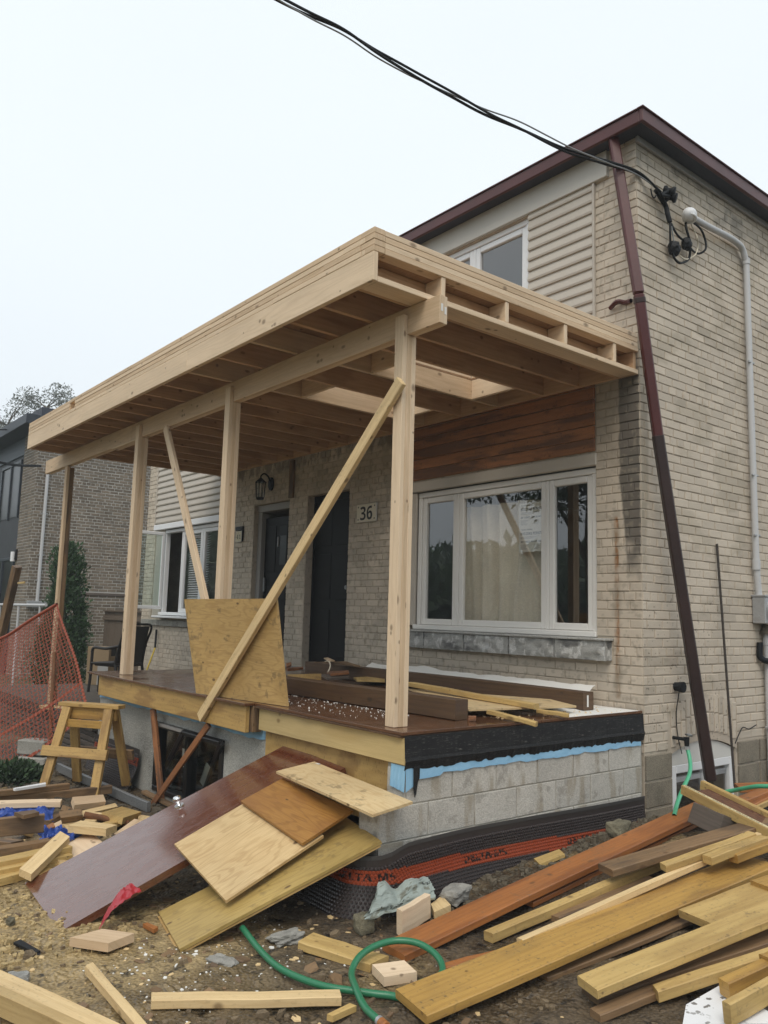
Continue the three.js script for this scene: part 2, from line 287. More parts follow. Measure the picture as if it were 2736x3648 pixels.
// sawn board with slightly bowed, uneven arrises
function boardGeo(L, w, t, seed, bow = .006, n = 7) {
  const s = new Soup(), r = rng(seed), c = .004, o = [r() * 9, r() * 9], ph = r() * 6, b1 = rr(-bow, bow, r), tw = rr(-.03, .03, r);
  const ring = (k) => {
    const u = k / n, x = (u - .5) * L, dy = b1 * Math.sin(u * Math.PI) + .0015 * Math.sin(ph + u * 11), dz = .4 * b1 * Math.sin(u * Math.PI + 1), a = tw * (u - .5), hy = t / 2 + .0012 * (hash(k, 1, seed) - .5), hz = w / 2 + .002 * (hash(k, 2, seed) - .5);
    const oct = [[-hz + c, hy], [hz - c, hy], [hz, hy - c], [hz, -hy + c], [hz - c, -hy], [-hz + c, -hy], [-hz, -hy + c], [-hz, hy - c]];
    const sl = k === 0 ? rr(-.01, .01, r) * 1 : k === n ? rr(-.01, .01, r) : 0;
    return oct.map(([z, y]) => V(x + sl * z / w * 2, y * Math.cos(a) + z * Math.sin(a) + dy, z * Math.cos(a) - y * Math.sin(a) + dz));
  };
  const rings = []; for (let k = 0; k <= n; k++) rings.push(ring(k));
  const per = [0]; for (let i = 0; i < 8; i++) per.push(per[i] + rings[0][i].distanceTo(rings[0][(i + 1) % 8]));
  for (let k = 0; k < n; k++) for (let i = 0; i < 8; i++) { const j = (i + 1) % 8, A = rings[k], B = rings[k + 1], uv = (kk, ii) => [kk / n * L / 2.4 + o[0], per[ii] / .6 + o[1]]; s.quad(A[i], B[i], B[j], A[j], [uv(k, i), uv(k + 1, i), uv(k + 1, i + 1), uv(k, i + 1)]); }
  for (const [q, fl] of [[rings[0], 0], [rings[n], 1]]) for (let i = 1; i < 7; i++) { const a = [q[0], q[i], q[i + 1]]; if (fl) a.reverse(); s.tri(...a, a.map((p) => [p.z / 2.4 + o[0], p.y / .6 + o[1]])); }
  return s.geo();
}
let bseed = 100;
// a loose board: near top edge from pixel p0 to p1 at heights h0, h1 above the ground, lying away from the camera; roll tips its far edge up
function bd(name, label, cat, p0, p1, h0, h1, w, t, m, o = {}) {
  const a = o.abs ? at(p0, 'y', h0) : atG(p0, h0), b = o.abs ? at(p1, 'y', h1) : atG(p1, h1);
  if (o.ext) { const d = b.clone().sub(a).normalize(); a.addScaledVector(d, -(o.ext[0] || 0)); b.addScaledVector(d, o.ext[1] || 0); }
  const e = b.clone().sub(a).normalize(); let s = e.clone().cross(V(0, 1, 0)).normalize(); if (s.dot(a.clone().add(b).multiplyScalar(.5).sub(CAM)) < 0) s.negate();
  const n0 = s.clone().cross(e); if (n0.y < 0) n0.negate(); const n = n0.clone().multiplyScalar(Math.cos(o.roll || 0)).addScaledVector(s, -Math.sin(o.roll || 0)); s.multiplyScalar(Math.cos(o.roll || 0)).addScaledVector(n0, Math.sin(o.roll || 0));
  const L = a.distanceTo(b), ob = solo(name, label, cat, boardGeo(L, w, t, ++bseed, o.bow), m, o.group);
  const c = a.clone().add(b).multiplyScalar(.5).addScaledVector(s, w / 2).addScaledVector(n, -t / 2);
  ob.quaternion.setFromRotationMatrix(new THREE.Matrix4().makeBasis(e, n, e.clone().cross(n))); ob.position.copy(c);
  return ob;
}
// an offcut: the four corners of its top face at heights above the ground
function qs(name, label, cat, px, h, t, m, o = {}) {
  const hs = Array.isArray(h) ? h : [h, h, h, h];
  const q2 = px.map((p, i) => (o.abs ? at(p, 'y', hs[i]) : atG(p, hs[i]))), ctr = q2.reduce((a, b) => a.clone().add(b), V(0, 0, 0)).multiplyScalar(.25);
  const ob = solo(name, label, cat, slab(q2.map((p) => p.clone().sub(ctr)), t, o.kind || 'wood'), m, o.group); ob.position.copy(ctr); return ob;
}

// ---------- ground ----------
{
  const lines = (c, near, far) => { const a = [c]; let d = .045; for (const s of [1, -1]) { let x = c, st = .045; while (Math.abs(x - c) < far) { st = Math.abs(x - c) < near ? .045 : st * 1.16; x += s * st; a.push(x); } } return a.sort((p, q) => p - q); };
  const xs = lines(-.6, 3.6, 400), zs = lines(3.2, 2.8, 400), nx = xs.length, nz = zs.length, pos = [], uv = [], col = [], idx = [];
  for (const z of zs) for (const x of xs) {
    pos.push(x, ground(x, z) - (Math.hypot(x, z) > 30 ? .2 : 0), z); uv.push(x / 2.5, z / 2.5);
    const sand = sm(.30, .52, fbm(x * .9 + 7, z * .9 + 3, 4096, 4096, 4, 17)) * sm(.9, -.4, x) * sm(3.0, 3.7, z) + .5 * sm(.5, .7, fbm(x * 3, z * 3, 4096, 4096, 3, 19)) * sm(2, 0, x);
    const wet = sm(.5, .68, fbm(x * 1.2 + 30, z * 1.2, 4096, 4096, 4, 23)), t = Math.min(1, sand);
    let c = mixc([.130, .094, .056], [.42, .31, .155], t); c = mixc(c, [.080, .060, .040], .6 * wet * (1 - t));
    if (Math.abs(x) > 14 || z > 9) c = [.09, .10, .05];
    col.push(...c);
  }
  for (let j = 0; j < nz - 1; j++) for (let i = 0; i < nx - 1; i++) { const a = j * nx + i; idx.push(a, a + nx, a + 1, a + 1, a + nx, a + nx + 1); }
  const g = new THREE.BufferGeometry(); g.setAttribute('position', new THREE.Float32BufferAttribute(pos, 3)); g.setAttribute('uv', new THREE.Float32BufferAttribute(uv, 2)); g.setAttribute('color', new THREE.Float32BufferAttribute(col, 3)); g.setIndex(idx); g.computeVertexNormals();
  const map = tex(768, 768, (u, v) => { const n = fbm(u * 24, v * 24, 24, 24, 5, 201), f = vn(u * 330, v * 330, 330, 330, 202), p = sm(.70, .80, fbm(u * 60, v * 60, 60, 60, 2, 203)), d = sm(.70, .78, fbm(u * 46, v * 46, 46, 46, 2, 204)); let k = .62 + .75 * (n - .5) + .5 * (f - .5); k = k + .42 * p - .36 * d; return [k * 1.5, k * 1.48, k * 1.42].map((x) => Math.min(1, Math.max(.05, x * .72))); });
  const rm = tex(512, 512, (u, v) => .55 + .45 * sm(.35, .6, fbm(u * 10, v * 10, 10, 10, 5, 205)), false);
  const bm = tex(768, 768, (u, v) => .6 * fbm(u * 30, v * 30, 30, 30, 5, 206) + .25 * vn(u * 220, v * 220, 220, 220, 207) + .3 * sm(.66, .78, fbm(u * 60, v * 60, 60, 60, 2, 203)), false);
  setting('ground', g, std({ map, vertexColors: true, roughness: .72, roughnessMap: rm, bumpMap: bm, bumpScale: .03 }), 'muddy sandy building-site ground');
}

// ---------- brick walls ----------
const COURSE = .0752, BRICKV0 = -.333;
function layBricks({ u0, u1, v0, v1, holes = [], out, base = BRICKV0, pitch = .2205, head = .1103, joint = .0105, every = 6, depth = .007, seed = 1, tone, place, phase = 0, course = COURSE }) {
  const r = rng(seed), list = [];
  const rows = Math.ceil((v1 - base) / course);
  for (let k = Math.floor((v0 - base) / course); k < rows; k++) {
    let y0 = base + k * course + joint / 2, y1 = y0 + course - joint; if (y1 < v0 + .02 || y0 > v1 - .02) continue; y0 = Math.max(y0, v0); y1 = Math.min(y1, v1);
    const ym = (y0 + y1) / 2; let iv = [[u0, u1]];
    for (const [a, b, c, d] of holes) if (ym > c && ym < d) iv = iv.flatMap(([p, q]) => (b <= p || a >= q ? [[p, q]] : [[p, a], [b, q]].filter(([s, t]) => t - s > .02)));
    const isHead = ((k % every) + every) % every === 4, pt = isHead ? head : pitch, off = phase + (isHead ? pt / 2 : k % 2 ? pt / 2 : 0);
    for (const [p, q] of iv) for (let i = Math.floor((p - off) / pt); i * pt + off < q; i++) {
      const a = Math.max(p, i * pt + off + joint / 2), b = Math.min(q, (i + 1) * pt + off - joint / 2); if (b - a < .028) continue;
      const j = () => (r() - .5) * .004; list.push({ a: a + j(), b: b + j(), c: y0 + j(), d: y1 + j(), n: depth + (r() - .5) * .005, t: tone(ym, (a + b) / 2, r), r: r() });
    }
  }
  return list;
}
// one brick in wall coordinates: bevelled front, mitred sides; place(u, v, n) gives a point
function brickSoup(s, q, place, uvOf, bev = .0035) {
  const { a, b, c, d, n } = q, B = [place(a, c, -.004), place(b, c, -.004), place(b, d, -.004), place(a, d, -.004)], e = bev, k = n - e * .8;
  const S = [place(a, c, k), place(b, c, k), place(b, d, k), place(a, d, k)], F = [place(a + e, c + e, n), place(b - e, c + e, n), place(b - e, d - e, n), place(a + e, d - e, n)];
  const u4 = [[a, c], [b, c], [b, d], [a, d]].map((x) => uvOf(...x)), col = [q.t, q.t * (q.tg ?? 1), q.t * (q.tb ?? 1)];
  s.quad(...F, u4, col);
  for (let i = 0; i < 4; i++) { const j = (i + 1) % 4; s.quad(S[i], S[j], F[j], F[i], [u4[i], u4[j], u4[j], u4[i]], col); s.quad(B[i], B[j], S[j], S[i], [u4[i], u4[j], u4[j], u4[i]], col); }
}
// the largest in view become meshes of their own, the rest one mass
function addBricks(parent, list, place, uvOf, mat, single, name = 'brick') {
  const rest = new Soup();
  for (const q of list) {
    if (!single || !single(q)) { brickSoup(rest, q, place, uvOf); continue; }
    const s = new Soup(), o = place((q.a + q.b) / 2, (q.c + q.d) / 2, 0);
    brickSoup(s, q, (u, v, n) => place(u, v, n).sub(o), uvOf); part(parent, name, s.geo(), mat, [o.x, o.y, o.z]);
  }
  if (rest.p.length) { const m = part(parent, 'brickwork', rest.geo(), mat); m.userData.kind = 'stuff'; }
}
const brickBump = tex(512, 512, (u, v) => .45 * fbm(u * 30, v * 60, 30, 60, 4, 301) + .4 * vn(u * 190, v * 190, 190, 190, 302) - .5 * sm(.74, .8, fbm(u * 40, v * 40, 40, 40, 2, 303)), false);

M.paintedMortar = mineral(304, [.47, .415, .325], .35, 8, .9, .003);
M.sillStone = std({ map: tex(1024, 256, (u, v) => { const r = fbm(u * 40, v * 3, 40, 3, 4, 331), d = sm(.5, .72, fbm(u * 9, v * 2.5 + .3, 9, 3, 4, 332)), f = vn(u * 300, v * 90, 300, 90, 333); let c = mixc([.40, .40, .38], [.62, .62, .60], sm(.5, .66, r)); c = mixc(c, [.10, .10, .10], .85 * d); return c.map((x) => x * (.8 + .4 * f)); }), roughness: .85, bumpMap: speckBump, bumpScale: .006 });

// ---------- the brick house (a semi-detached pair) ----------
const house = thing('brick_house', 'pale painted brick two storey semi-detached house with burgundy eaves', 'house');
const XL = -10.15, ZB = -6.2, YE = 4.95;                       // left end, back, eaves
const FG = -1.35;                                              // foundation bottom
{
  // openings of the front wall: x0, x1, y0, y1
  const win1 = [-2.877, -.438, .545, 2.15], win2 = [-9.75, -7.30, .545, 2.15], door1 = [-4.95, -4.03, .02, 2.215], door2 = [-6.32, -5.39, .02, 2.21];
  const up1 = [-2.88, -.43, 2.16, 4.64], up2 = [-9.75, -7.30, 2.16, 4.64], upw1 = [-2.9, -1.205, 3.25, 4.63];
  const shape = new THREE.Shape([[XL, FG], [0, FG], [0, YE + .1], [XL, YE + .1]].map((p) => new THREE.Vector2(...p)));
  for (const [a, b, c, d] of [win1, win2, door1, door2, upw1]) shape.holes.push(new THREE.Path([[a, c], [a, d], [b, d], [b, c]].map((p) => new THREE.Vector2(...p))));
  const core = new THREE.ExtrudeGeometry(shape, { depth: .22, bevelEnabled: false }).translate(0, 0, -.22);
  const wallCore = part(house, 'front_wall', core, M.paintedMortar);
  // side wall with the basement window (arched top) cut out
  const s2 = new THREE.Shape([[ZB, FG], [-.22, FG], [-.22, YE + .1], [ZB, YE + .1]].map((p) => new THREE.Vector2(...p)));
  const bw = new THREE.Path(); bw.moveTo(-1.43, -1.1); bw.lineTo(-1.43, -.40); bw.quadraticCurveTo(-.92, -.195, -.39, -.37); bw.lineTo(-.39, -1.1); bw.closePath(); s2.holes.push(bw);
  const side = new THREE.ExtrudeGeometry(s2, { depth: .22, bevelEnabled: false });
  side.rotateY(-Math.PI / 2);                                  // x -> z, depth -> -x
  const sideCore = part(house, 'side_wall', side, M.paintedMortar);
  part(house, 'left_wall', bx(XL, XL + .22, FG, YE + .1, ZB, -.225), M.mortar);
  part(house, 'back_wall', bx(XL + .222, -.222, FG, YE + .1, ZB, ZB + .2), M.mortar);
  part(house, 'party_wall', bx(-5.28, -5.06, FG + .1, YE, ZB + .21, -.225), M.room);
  part(house, 'ground_floor', bx(XL + .23, -.23, -.2, .005, ZB + .21, -.226), M.darkTimber);
  part(house, 'upper_floor', bx(XL + .23, -.23, 2.62, 2.85, ZB + .21, -.226), M.room);
  part(house, 'ceiling', bx(XL + .23, -.23, 4.8, 4.9, ZB + .21, -.226), M.room);

  // painted brick: stains where the photograph shows them
  const paint = [.555, .482, .388];
  const wash = (n, u, v, s) => { let c = paint.map((p) => p * (1 + .14 * (fbm(u * 9, v * 9, 9, 9, 5, s) - .5))); return c; };
  const rx = at([2197, 1880], 'z', 0).x;                        // the rust streak
  const frontTex = tex(1280, 640, (u, v) => {
    const x = XL + u * -XL, y = -.4 + v * 5.5; let c = wash(0, u * 3, v * 2, 311);
    const n = fbm(x * 9 + 100, y * 9 + 100, 4096, 4096, 4, 312) - .5, n2 = fbm(x * 40 + 100, y * 12 + 90, 4096, 4096, 3, 313) - .5;
    const edge = -.205 + .07 * sm(2.1, 1.2, y) + .04 * n;       // wet run-down beside the corner
    const wet = sm(edge - .012, edge + .012, x) * sm(.95, 1.35, y + .5 * n) * sm(3.0, 2.75, y);
    c = mixc(c, [.085, .075, .062], .88 * wet);
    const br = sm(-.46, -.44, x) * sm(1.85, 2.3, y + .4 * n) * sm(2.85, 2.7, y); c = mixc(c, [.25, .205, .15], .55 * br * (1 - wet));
    const dr = Math.abs(x - rx - .012 * n2), len = sm(1.60, 1.55, y) * sm(.05, .12, y);
    c = mixc(c, [.30, .145, .055], .75 * sm(.030, .006, dr) * len * (.45 + .9 * sm(-.1, .2, n2)));
    c = mixc(c, [.22, .185, .13], .5 * sm(.065, .015, dr) * len * sm(-.15, .15, n));
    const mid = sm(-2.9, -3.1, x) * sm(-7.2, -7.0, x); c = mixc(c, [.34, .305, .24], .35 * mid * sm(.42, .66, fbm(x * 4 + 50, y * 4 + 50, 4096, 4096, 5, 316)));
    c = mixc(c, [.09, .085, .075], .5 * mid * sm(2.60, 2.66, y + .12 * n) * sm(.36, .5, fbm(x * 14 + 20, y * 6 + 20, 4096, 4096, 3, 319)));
    c = mixc(c, [.30, .26, .20], .45 * sm(.60, .70, fbm(x * 24 + 60, y * 24 + 60, 4096, 4096, 3, 318)));
    return c;
  });
  const sideTex = tex(896, 768, (u, v) => {
    const z = ZB + u * -ZB, y = -.4 + v * 5.5; let c = wash(0, u * 2, v * 2, 321);
    const n = fbm(z * 9 + 100, y * 9 + 100, 4096, 4096, 4, 322) - .5;
    const ed = -.115 + .05 * n + .05 * sm(2.2, 1.3, y); c = mixc(c, [.26, .225, .165], .6 * sm(ed - .02, ed + .02, z) * sm(1.1, 1.5, y + .4 * n) * sm(3.05, 2.75, y));
    c = mixc(c, [.33, .28, .20], .35 * sm(.52, .68, fbm(z * 3 + 30, y * 5 + 30, 4096, 4096, 5, 324)));
    const sp = sm(.80, .84, fbm(z * 60 + 9, y * 40 + 9, 4096, 4096, 2, 325)) * sm(-1.6, -1.2, z) * sm(1.6, .6, y); c = mixc(c, [.11, .085, .06], .7 * sp);
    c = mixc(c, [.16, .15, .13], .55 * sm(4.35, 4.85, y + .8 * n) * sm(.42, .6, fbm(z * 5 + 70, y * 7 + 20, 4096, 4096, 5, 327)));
    return c;
  });
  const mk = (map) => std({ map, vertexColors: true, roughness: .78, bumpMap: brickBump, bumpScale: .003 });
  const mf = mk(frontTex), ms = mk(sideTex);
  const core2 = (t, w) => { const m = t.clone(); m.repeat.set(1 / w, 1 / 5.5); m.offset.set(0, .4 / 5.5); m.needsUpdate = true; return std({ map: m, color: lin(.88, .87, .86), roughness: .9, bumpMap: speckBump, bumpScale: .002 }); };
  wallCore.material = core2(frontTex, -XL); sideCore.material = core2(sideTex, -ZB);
  const tone = (y, x, r) => .90 + .19 * r() + (r() < .08 ? -.10 : 0);
  const fuv = (x, y) => [(x - XL) / -XL, (y + .4) / 5.5], suv = (z, y) => [(z - ZB) / -ZB, (y + .4) / 5.5];
  const fHoles = [win1, win2, [door1[0], door1[1], -1, door1[3]], [door2[0], door2[1], -1, door2[3]], up1, up2, [-2.88, -.27, .37, .56], [-10.05, -7.1, .40, .55]];
  const pf = (x, y, n) => V(x + (x > -.001 ? n : 0), y, n), ps = (z, y, n) => V(n, y, z);
  const fl = layBricks({ u0: XL, u1: 0, v0: -.333, v1: 4.96, holes: fHoles, seed: 5, tone, phase: .0 });
  const inView = (q) => { const m = (q.a + q.b) / 2, y = (q.c + q.d) / 2; return m > -.45 ? (y < 2.72 && y > 0) : m > -3.1 && y > .04 && y < .38; };
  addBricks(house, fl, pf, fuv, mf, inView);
  // arched soldier course over the basement window is left clear of plain bricks
  const archHole = []; for (let z = -1.45; z < -.36; z += .04) archHole.push([z, z + .041, -.34, .03 - .10 * Math.pow((z + .91) / .55, 2)]);
  const sl = layBricks({ u0: ZB, u1: .0, v0: -.333, v1: 4.96, holes: archHole, seed: 6, tone, phase: .055 });
  addBricks(house, sl, ps, suv, ms, (q) => { const z = (q.a + q.b) / 2, y = (q.c + q.d) / 2; return z > -1.95 && y < 1.0; });
  { // two rings of soldier bricks
    const soup = new Soup(); const r = rng(44);
    for (const ring of [0, 1]) for (let i = 0; i < 14; i++) {
      const t0 = i / 14, z0 = -1.44 + t0 * 1.06, z1 = z0 + 1.06 / 14, arc = (z) => .195 * (1 - Math.pow((z + .91) / .53, 2)) * .55, b = -.335 + ring * .165;
      const zm = (z0 + z1) / 2, y0 = b + arc(zm) + .006, y1 = y0 + .152, s = new Soup(), o = V(0, (y0 + y1) / 2, zm), fan = (zm + .91) * .10 * (ring + 1) * .5;
      const pl = (u, v, n) => V(n, v, u + fan * (v - y0) * 1.2).sub(o); brickSoup(s, { a: z0 + .006, b: z1 - .006, c: y0, d: y1, n: .009, t: tone(0, 0, r) }, pl, suv);
      part(house, 'arch_brick', s.geo(), ms, [o.x, o.y, o.z]);
    }
  }
  // concrete block foundation along the side
  const fb = (z0, z1, y0, y1) => part(house, 'foundation_block', box(.05, y1 - y0 - .012, z1 - z0 - .012, .006, 'm'), M.blockDirty, [-.012, (y0 + y1) / 2, (z0 + z1) / 2]);
  for (const [y0, y1] of [[-.552, -.345], [-.76, -.552], [-.965, -.76]]) {
    fb(-.385, 0, y0, y1); for (let z = -1.84; z > ZB; z -= .4) fb(z, z + .39, y0, y1);
  }
  part(house, 'foundation_face', bx(-.05, -.028, -1.3, -.345, ZB, -1.44), M.blockDirty);
  // basement window
  const bwi = part(house, 'basement_window', bx(-.09, -.05, -.62, -.58, -1.40, -.42), M.white);
  part(bwi, 'head_panel', (() => { const s = new THREE.Shape(); s.moveTo(-1.42, -.47); s.lineTo(-1.42, -.405); s.quadraticCurveTo(-.92, -.20, -.40, -.375); s.lineTo(-.40, -.47); s.closePath(); return new THREE.ExtrudeGeometry(s, { depth: .03, bevelEnabled: false }).rotateY(-Math.PI / 2).translate(-.02, 0, 0); })(), M.whitePaint);
  for (const [a, b, c, d] of [[-1.42, -1.35, -1.1, -.47], [-.49, -.40, -1.1, -.47], [-1.35, -.49, -.54, -.47], [-.99, -.93, -1.1, -.54]]) part(bwi, 'frame', bx(-.07, -.018, c, d, a + .001, b - .001, .006), M.white);
  for (const [a, b] of [[-1.35, -.99], [-.93, -.49]]) { const gl = part(bwi, 'pane', new THREE.PlaneGeometry(b - a, .56).rotateY(Math.PI / 2), M.glass, [-.05, -.82, (a + b) / 2]); }
  part(house, 'basement_slab', bx(XL + .23, -.23, -1.34, -1.3, ZB + .21, -.226), M.room);

  // cedar-coloured planks over the big window, siding above and over the other window
  for (let i = 0; i < 6; i++) { const y0 = 2.165 + i * .116; part(house, 'plank', bx(-2.873, -.442, y0 + .004, y0 + .113 + rr(-.002, .002), .002, .018 + rr(-.003, .004), .003, 'wood'), M.planks); }
  const slat = (x0, x1, y, h) => {                              // one clapboard: leans out towards its lower edge
    const s = new Soup(), q = (x, yy, z) => V(x, yy, z), pr = [[y + h, .010], [y + .022, .030], [y + .004, .026], [y, .006]];
    for (let i = 0; i < 3; i++) { const [a, b] = [pr[i], pr[i + 1]]; s.quad(q(x0, b[0], b[1]), q(x1, b[0], b[1]), q(x1, a[0], a[1]), q(x0, a[0], a[1]), [[x0, b[0]], [x1, b[0]], [x1, a[0]], [x0, a[0]]]); }
    return s.geo();
  };
  for (let y = 3.0; y < 4.6; y += .105) part(house, 'siding_slat', slat(-1.205, -.424, y, .106), M.siding);
  for (let y = 3.0; y < 4.6; y += .105) part(house, 'siding_slat', slat(-2.88, -2.9 + .01, y, .106), M.siding);
  for (let y = 2.175; y < 4.6; y += .105) part(house, 'siding_slat', slat(-9.745, -7.305, y, .106), M.siding);
  part(house, 'siding_trim', bx(-9.765, -9.74, 2.15, 4.64, .005, .034), M.siding);
  part(house, 'siding_trim', bx(-.444, -.420, 3.0, 4.64, .005, .034), M.siding);
  part(house, 'frieze_board', bx(XL, -.276, 4.642, 4.888, .004, .045, .004), M.frieze);
  part(house, 'frieze_board', bx(.012, .04, 4.83, 4.888, ZB, .03, .004), M.greyTrim);
  // eaves: soffit, fascia gutters
  part(house, 'soffit', bx(XL - .3, .162, 4.890, 4.906, ZB - .3, .162), M.soffit);
  const gut = (geo) => part(house, 'eaves_gutter', geo, M.burgundy);
  gut(bx(XL - .3, .1625, 4.877, 4.992, .1625, .20, .008)); gut(bx(.1628, .20, 4.875, 4.994, ZB - .3, .2005, .008));
  for (const g of [bx(XL - .3, .1485, 4.99, 5.004, .15, .215, .004), bx(.15, .215, 4.991, 5.005, ZB - .3, .216, .004)]) part(house, 'gutter_lip', g, M.burgundy);
  { const s = new Soup(), e = [V(XL - .3, 4.98, .17), V(.17, 4.98, .17), V(.17, 4.98, ZB - .3), V(XL - .3, 4.98, ZB - .3)], a = V(-3.2, 5.75, -3), b = V(-7, 5.75, -3); const u = [[0, 0], [1, 0], [1, 1], [0, 1]];
    s.quad(e[0], e[1], a, b, u); s.tri(e[1], e[2], a, u.slice(0, 3)); s.quad(e[2], e[3], b, a, u); s.tri(e[3], e[0], b, u.slice(0, 3)); part(house, 'roof', s.geo(), M.concrete); }

  // windows: outer frame, mullions, sashes, panes
  function windowUnit(x0, x1, y0, y1, cuts, m, o = {}) {
    const w = part(house, 'window', bx(x0, x1, y1 - .055, y1, -.11, -.02, .006), m);      // head of the frame carries the rest
    const z0 = -.10, z1 = -.03; part(w, 'frame', bx(x0, x0 + .055, y0 + .05, y1 - .056, z0, z1 + .01, .006), m); part(w, 'frame', bx(x1 - .055, x1, y0 + .05, y1 - .056, z0, z1 + .01, .006), m); part(w, 'sill', bx(x0 - .01, x1 + .01, y0, y0 + .05, z0, .03, .008), m);
    const xs = [x0 + .056, ...cuts, x1 - .056];
    for (let i = 0; i < xs.length - 1; i++) {
      const a = xs[i] + (i ? .016 : 0), b = xs[i + 1] - (i < xs.length - 2 ? .016 : 0), c = y0 + .052, d = y1 - .058, f = .062;
      if (i) part(w, 'mullion', bx(xs[i] - .015, xs[i] + .015, c, d, z0, z1, .004), m);
      if (o.open === i) continue;
      for (const q of [[a, a + f, c, d], [b - f, b, c, d], [a + f, b - f, c, c + f], [a + f, b - f, d - f, d]]) part(w, 'sash', bx(q[0] + .0005, q[1] - .0005, q[2], q[3], z0 + .02, z1 - .004, .007), m);
      part(w, 'pane', new THREE.PlaneGeometry(b - a - 2 * f, d - c - 2 * f), M.glass, [(a + b) / 2, (c + d) / 2, -.062]);
    }
    return w;
  }
  part(house, 'window_casing', bx(-2.90, -.425, 2.04, 2.15, -.02, .022, .008), M.siding);
  part(house, 'window_casing', bx(-2.877, -2.79, .60, 2.03, -.02, .008, .004), M.siding);
  windowUnit(-2.786, -.444, .56, 2.03, [-2.18, -1.005], M.frame);
  windowUnit(-9.39, -7.35, .60, 2.05, [-8.72, -7.98], M.white, { open: 0 });
  part(house, 'window_casing', bx(-9.75, -9.395, .55, 2.15, -.10, -.01, .004), M.siding); part(house, 'window_casing', bx(-9.76, -7.29, 2.06, 2.155, -.02, .045, .006), M.white);
  windowUnit(-2.9, -1.215, 3.25, 4.63, [-1.99], M.white);
  // the opened casement of the left window, swung out square to the wall
  { const o = part(house, 'open_casement', bx(-9.37, -9.335, 1.955, 2.01, 0, .62, .006), M.white); for (const [c, d, a, b] of [[.70, .755, 0, .62], [.756, 1.954, 0, .05], [.756, 1.954, .57, .62]]) part(o, 'sash', bx(-9.37, -9.335, c, d, a, b, .006), M.white); part(o, 'pane', new THREE.PlaneGeometry(.52, 1.2).rotateY(Math.PI / 2), M.glassGreen, [-9.352, 1.355, .31]); }
  // stone sill under the big window: five rock-faced blocks
  { const cut = [-2.95, -2.525, -1.945, -1.353, -.82, -.285], r = rng(91);
    for (let i = 0; i < 5; i++) {
      const x0 = cut[i] + .008, x1 = cut[i + 1] - .008, g = new THREE.BoxGeometry(x1 - x0, .165, .20, 14, 6, 4), p = g.attributes.position;
      for (let k = 0; k < p.count; k++) { const X = p.getX(k), Y = p.getY(k); if (p.getZ(k) > .09 && Math.abs(Y) < .08 && Math.abs(X) < (x1 - x0) / 2 - .005) p.setZ(k, .070 + .075 * fbm(X * 11 + i * 7 + 20, Y * 16 + 20, 4096, 4096, 4, 92)); }
      for (let k = 0, q = g.attributes.uv; k < q.count; k++) q.setXY(k, q.getX(k) * .3 + i * .23, q.getY(k) * .8); g.computeVertexNormals(); part(house, 'stone_sill', g, M.sillStone, [(x0 + x1) / 2, .455, .0]);
    }
    part(house, 'sill_cap', bx(-2.96, -.275, .538, .557, -.02, .125, .004), M.stone);
    for (let i = 0; i < 38; i++) { const x = -10.03 + i * .0755; if (x < -7.2) part(house, 'sill_brick', box(.066, .10, .07, .006), M.concrete, [x + .035, .47, .022]); } }
  // doors
  const dr1 = part(house, 'front_door', bx(-4.93, -4.05, .03, 2.13, -.16, -.115, .004), M.darkDoor);
  part(dr1, 'door_frame', bx(-4.95, -4.03, 2.132, 2.213, -.17, -.10, .004), M.black);
  for (const [a, b] of [[-4.95, -4.931], [-4.049, -4.03]]) part(dr1, 'door_frame', bx(a, b, .03, 2.13, -.17, -.10, .003), M.black);
  for (const [y0, y1] of [[.18, .75], [.88, 1.45], [1.55, 2.02]]) for (const x of [-4.80, -4.42]) part(dr1, 'door_panel', bx(x, x + .26, y0, y1, -.116, -.108, .004), M.darkDoor);
  part(dr1, 'handle', cyl(.025, .025, .06, 14).rotateX(Math.PI / 2), M.steel, [-4.14, 1.02, -.085]);
  const dr2 = part(house, 'front_door', bx(-6.20, -5.49, .03, 2.02, -.17, -.125, .004), M.darkDoor);
  for (const g of [bx(-6.31, -6.205, .03, 2.105, -.18, -.06, .006), bx(-5.485, -5.40, .03, 2.105, -.18, -.06, .006), bx(-6.31, -5.40, 2.107, 2.205, -.18, -.05, .006)]) part(dr2, 'door_frame', g, M.greyTrim);
  for (const [x0, x1, y0, y1] of [[-6.10, -5.90, 1.25, 1.9], [-5.80, -5.60, 1.25, 1.9], [-6.10, -5.90, .25, 1.05], [-5.80, -5.60, .25, 1.05]]) part(dr2, 'door_panel', bx(x0, x1, y0, y1, -.126, -.116, .005), M.darkDoor);
  part(dr2, 'door_light', bx(-5.78, -5.62, 1.35, 1.75, -.117, -.113, .002), M.blackGloss);
  part(dr2, 'handle', bx(-6.165, -6.13, .98, 1.18, -.125, -.09, .006), M.steel); part(dr2, 'knocker', bx(-5.83, -5.815, 1.60, 1.74, -.125, -.10, .004), M.galv);
  part(house, 'door_sill', bx(-6.3, -4.04, -.30, .02, -.2, .03), M.concrete);
  // batten left on the wall between lamp and door
  part(house, 'wall_batten', bx(-5.37, -5.27, 2.22, 2.73, .01, .045, .003, 'wood'), M.weathered);
}
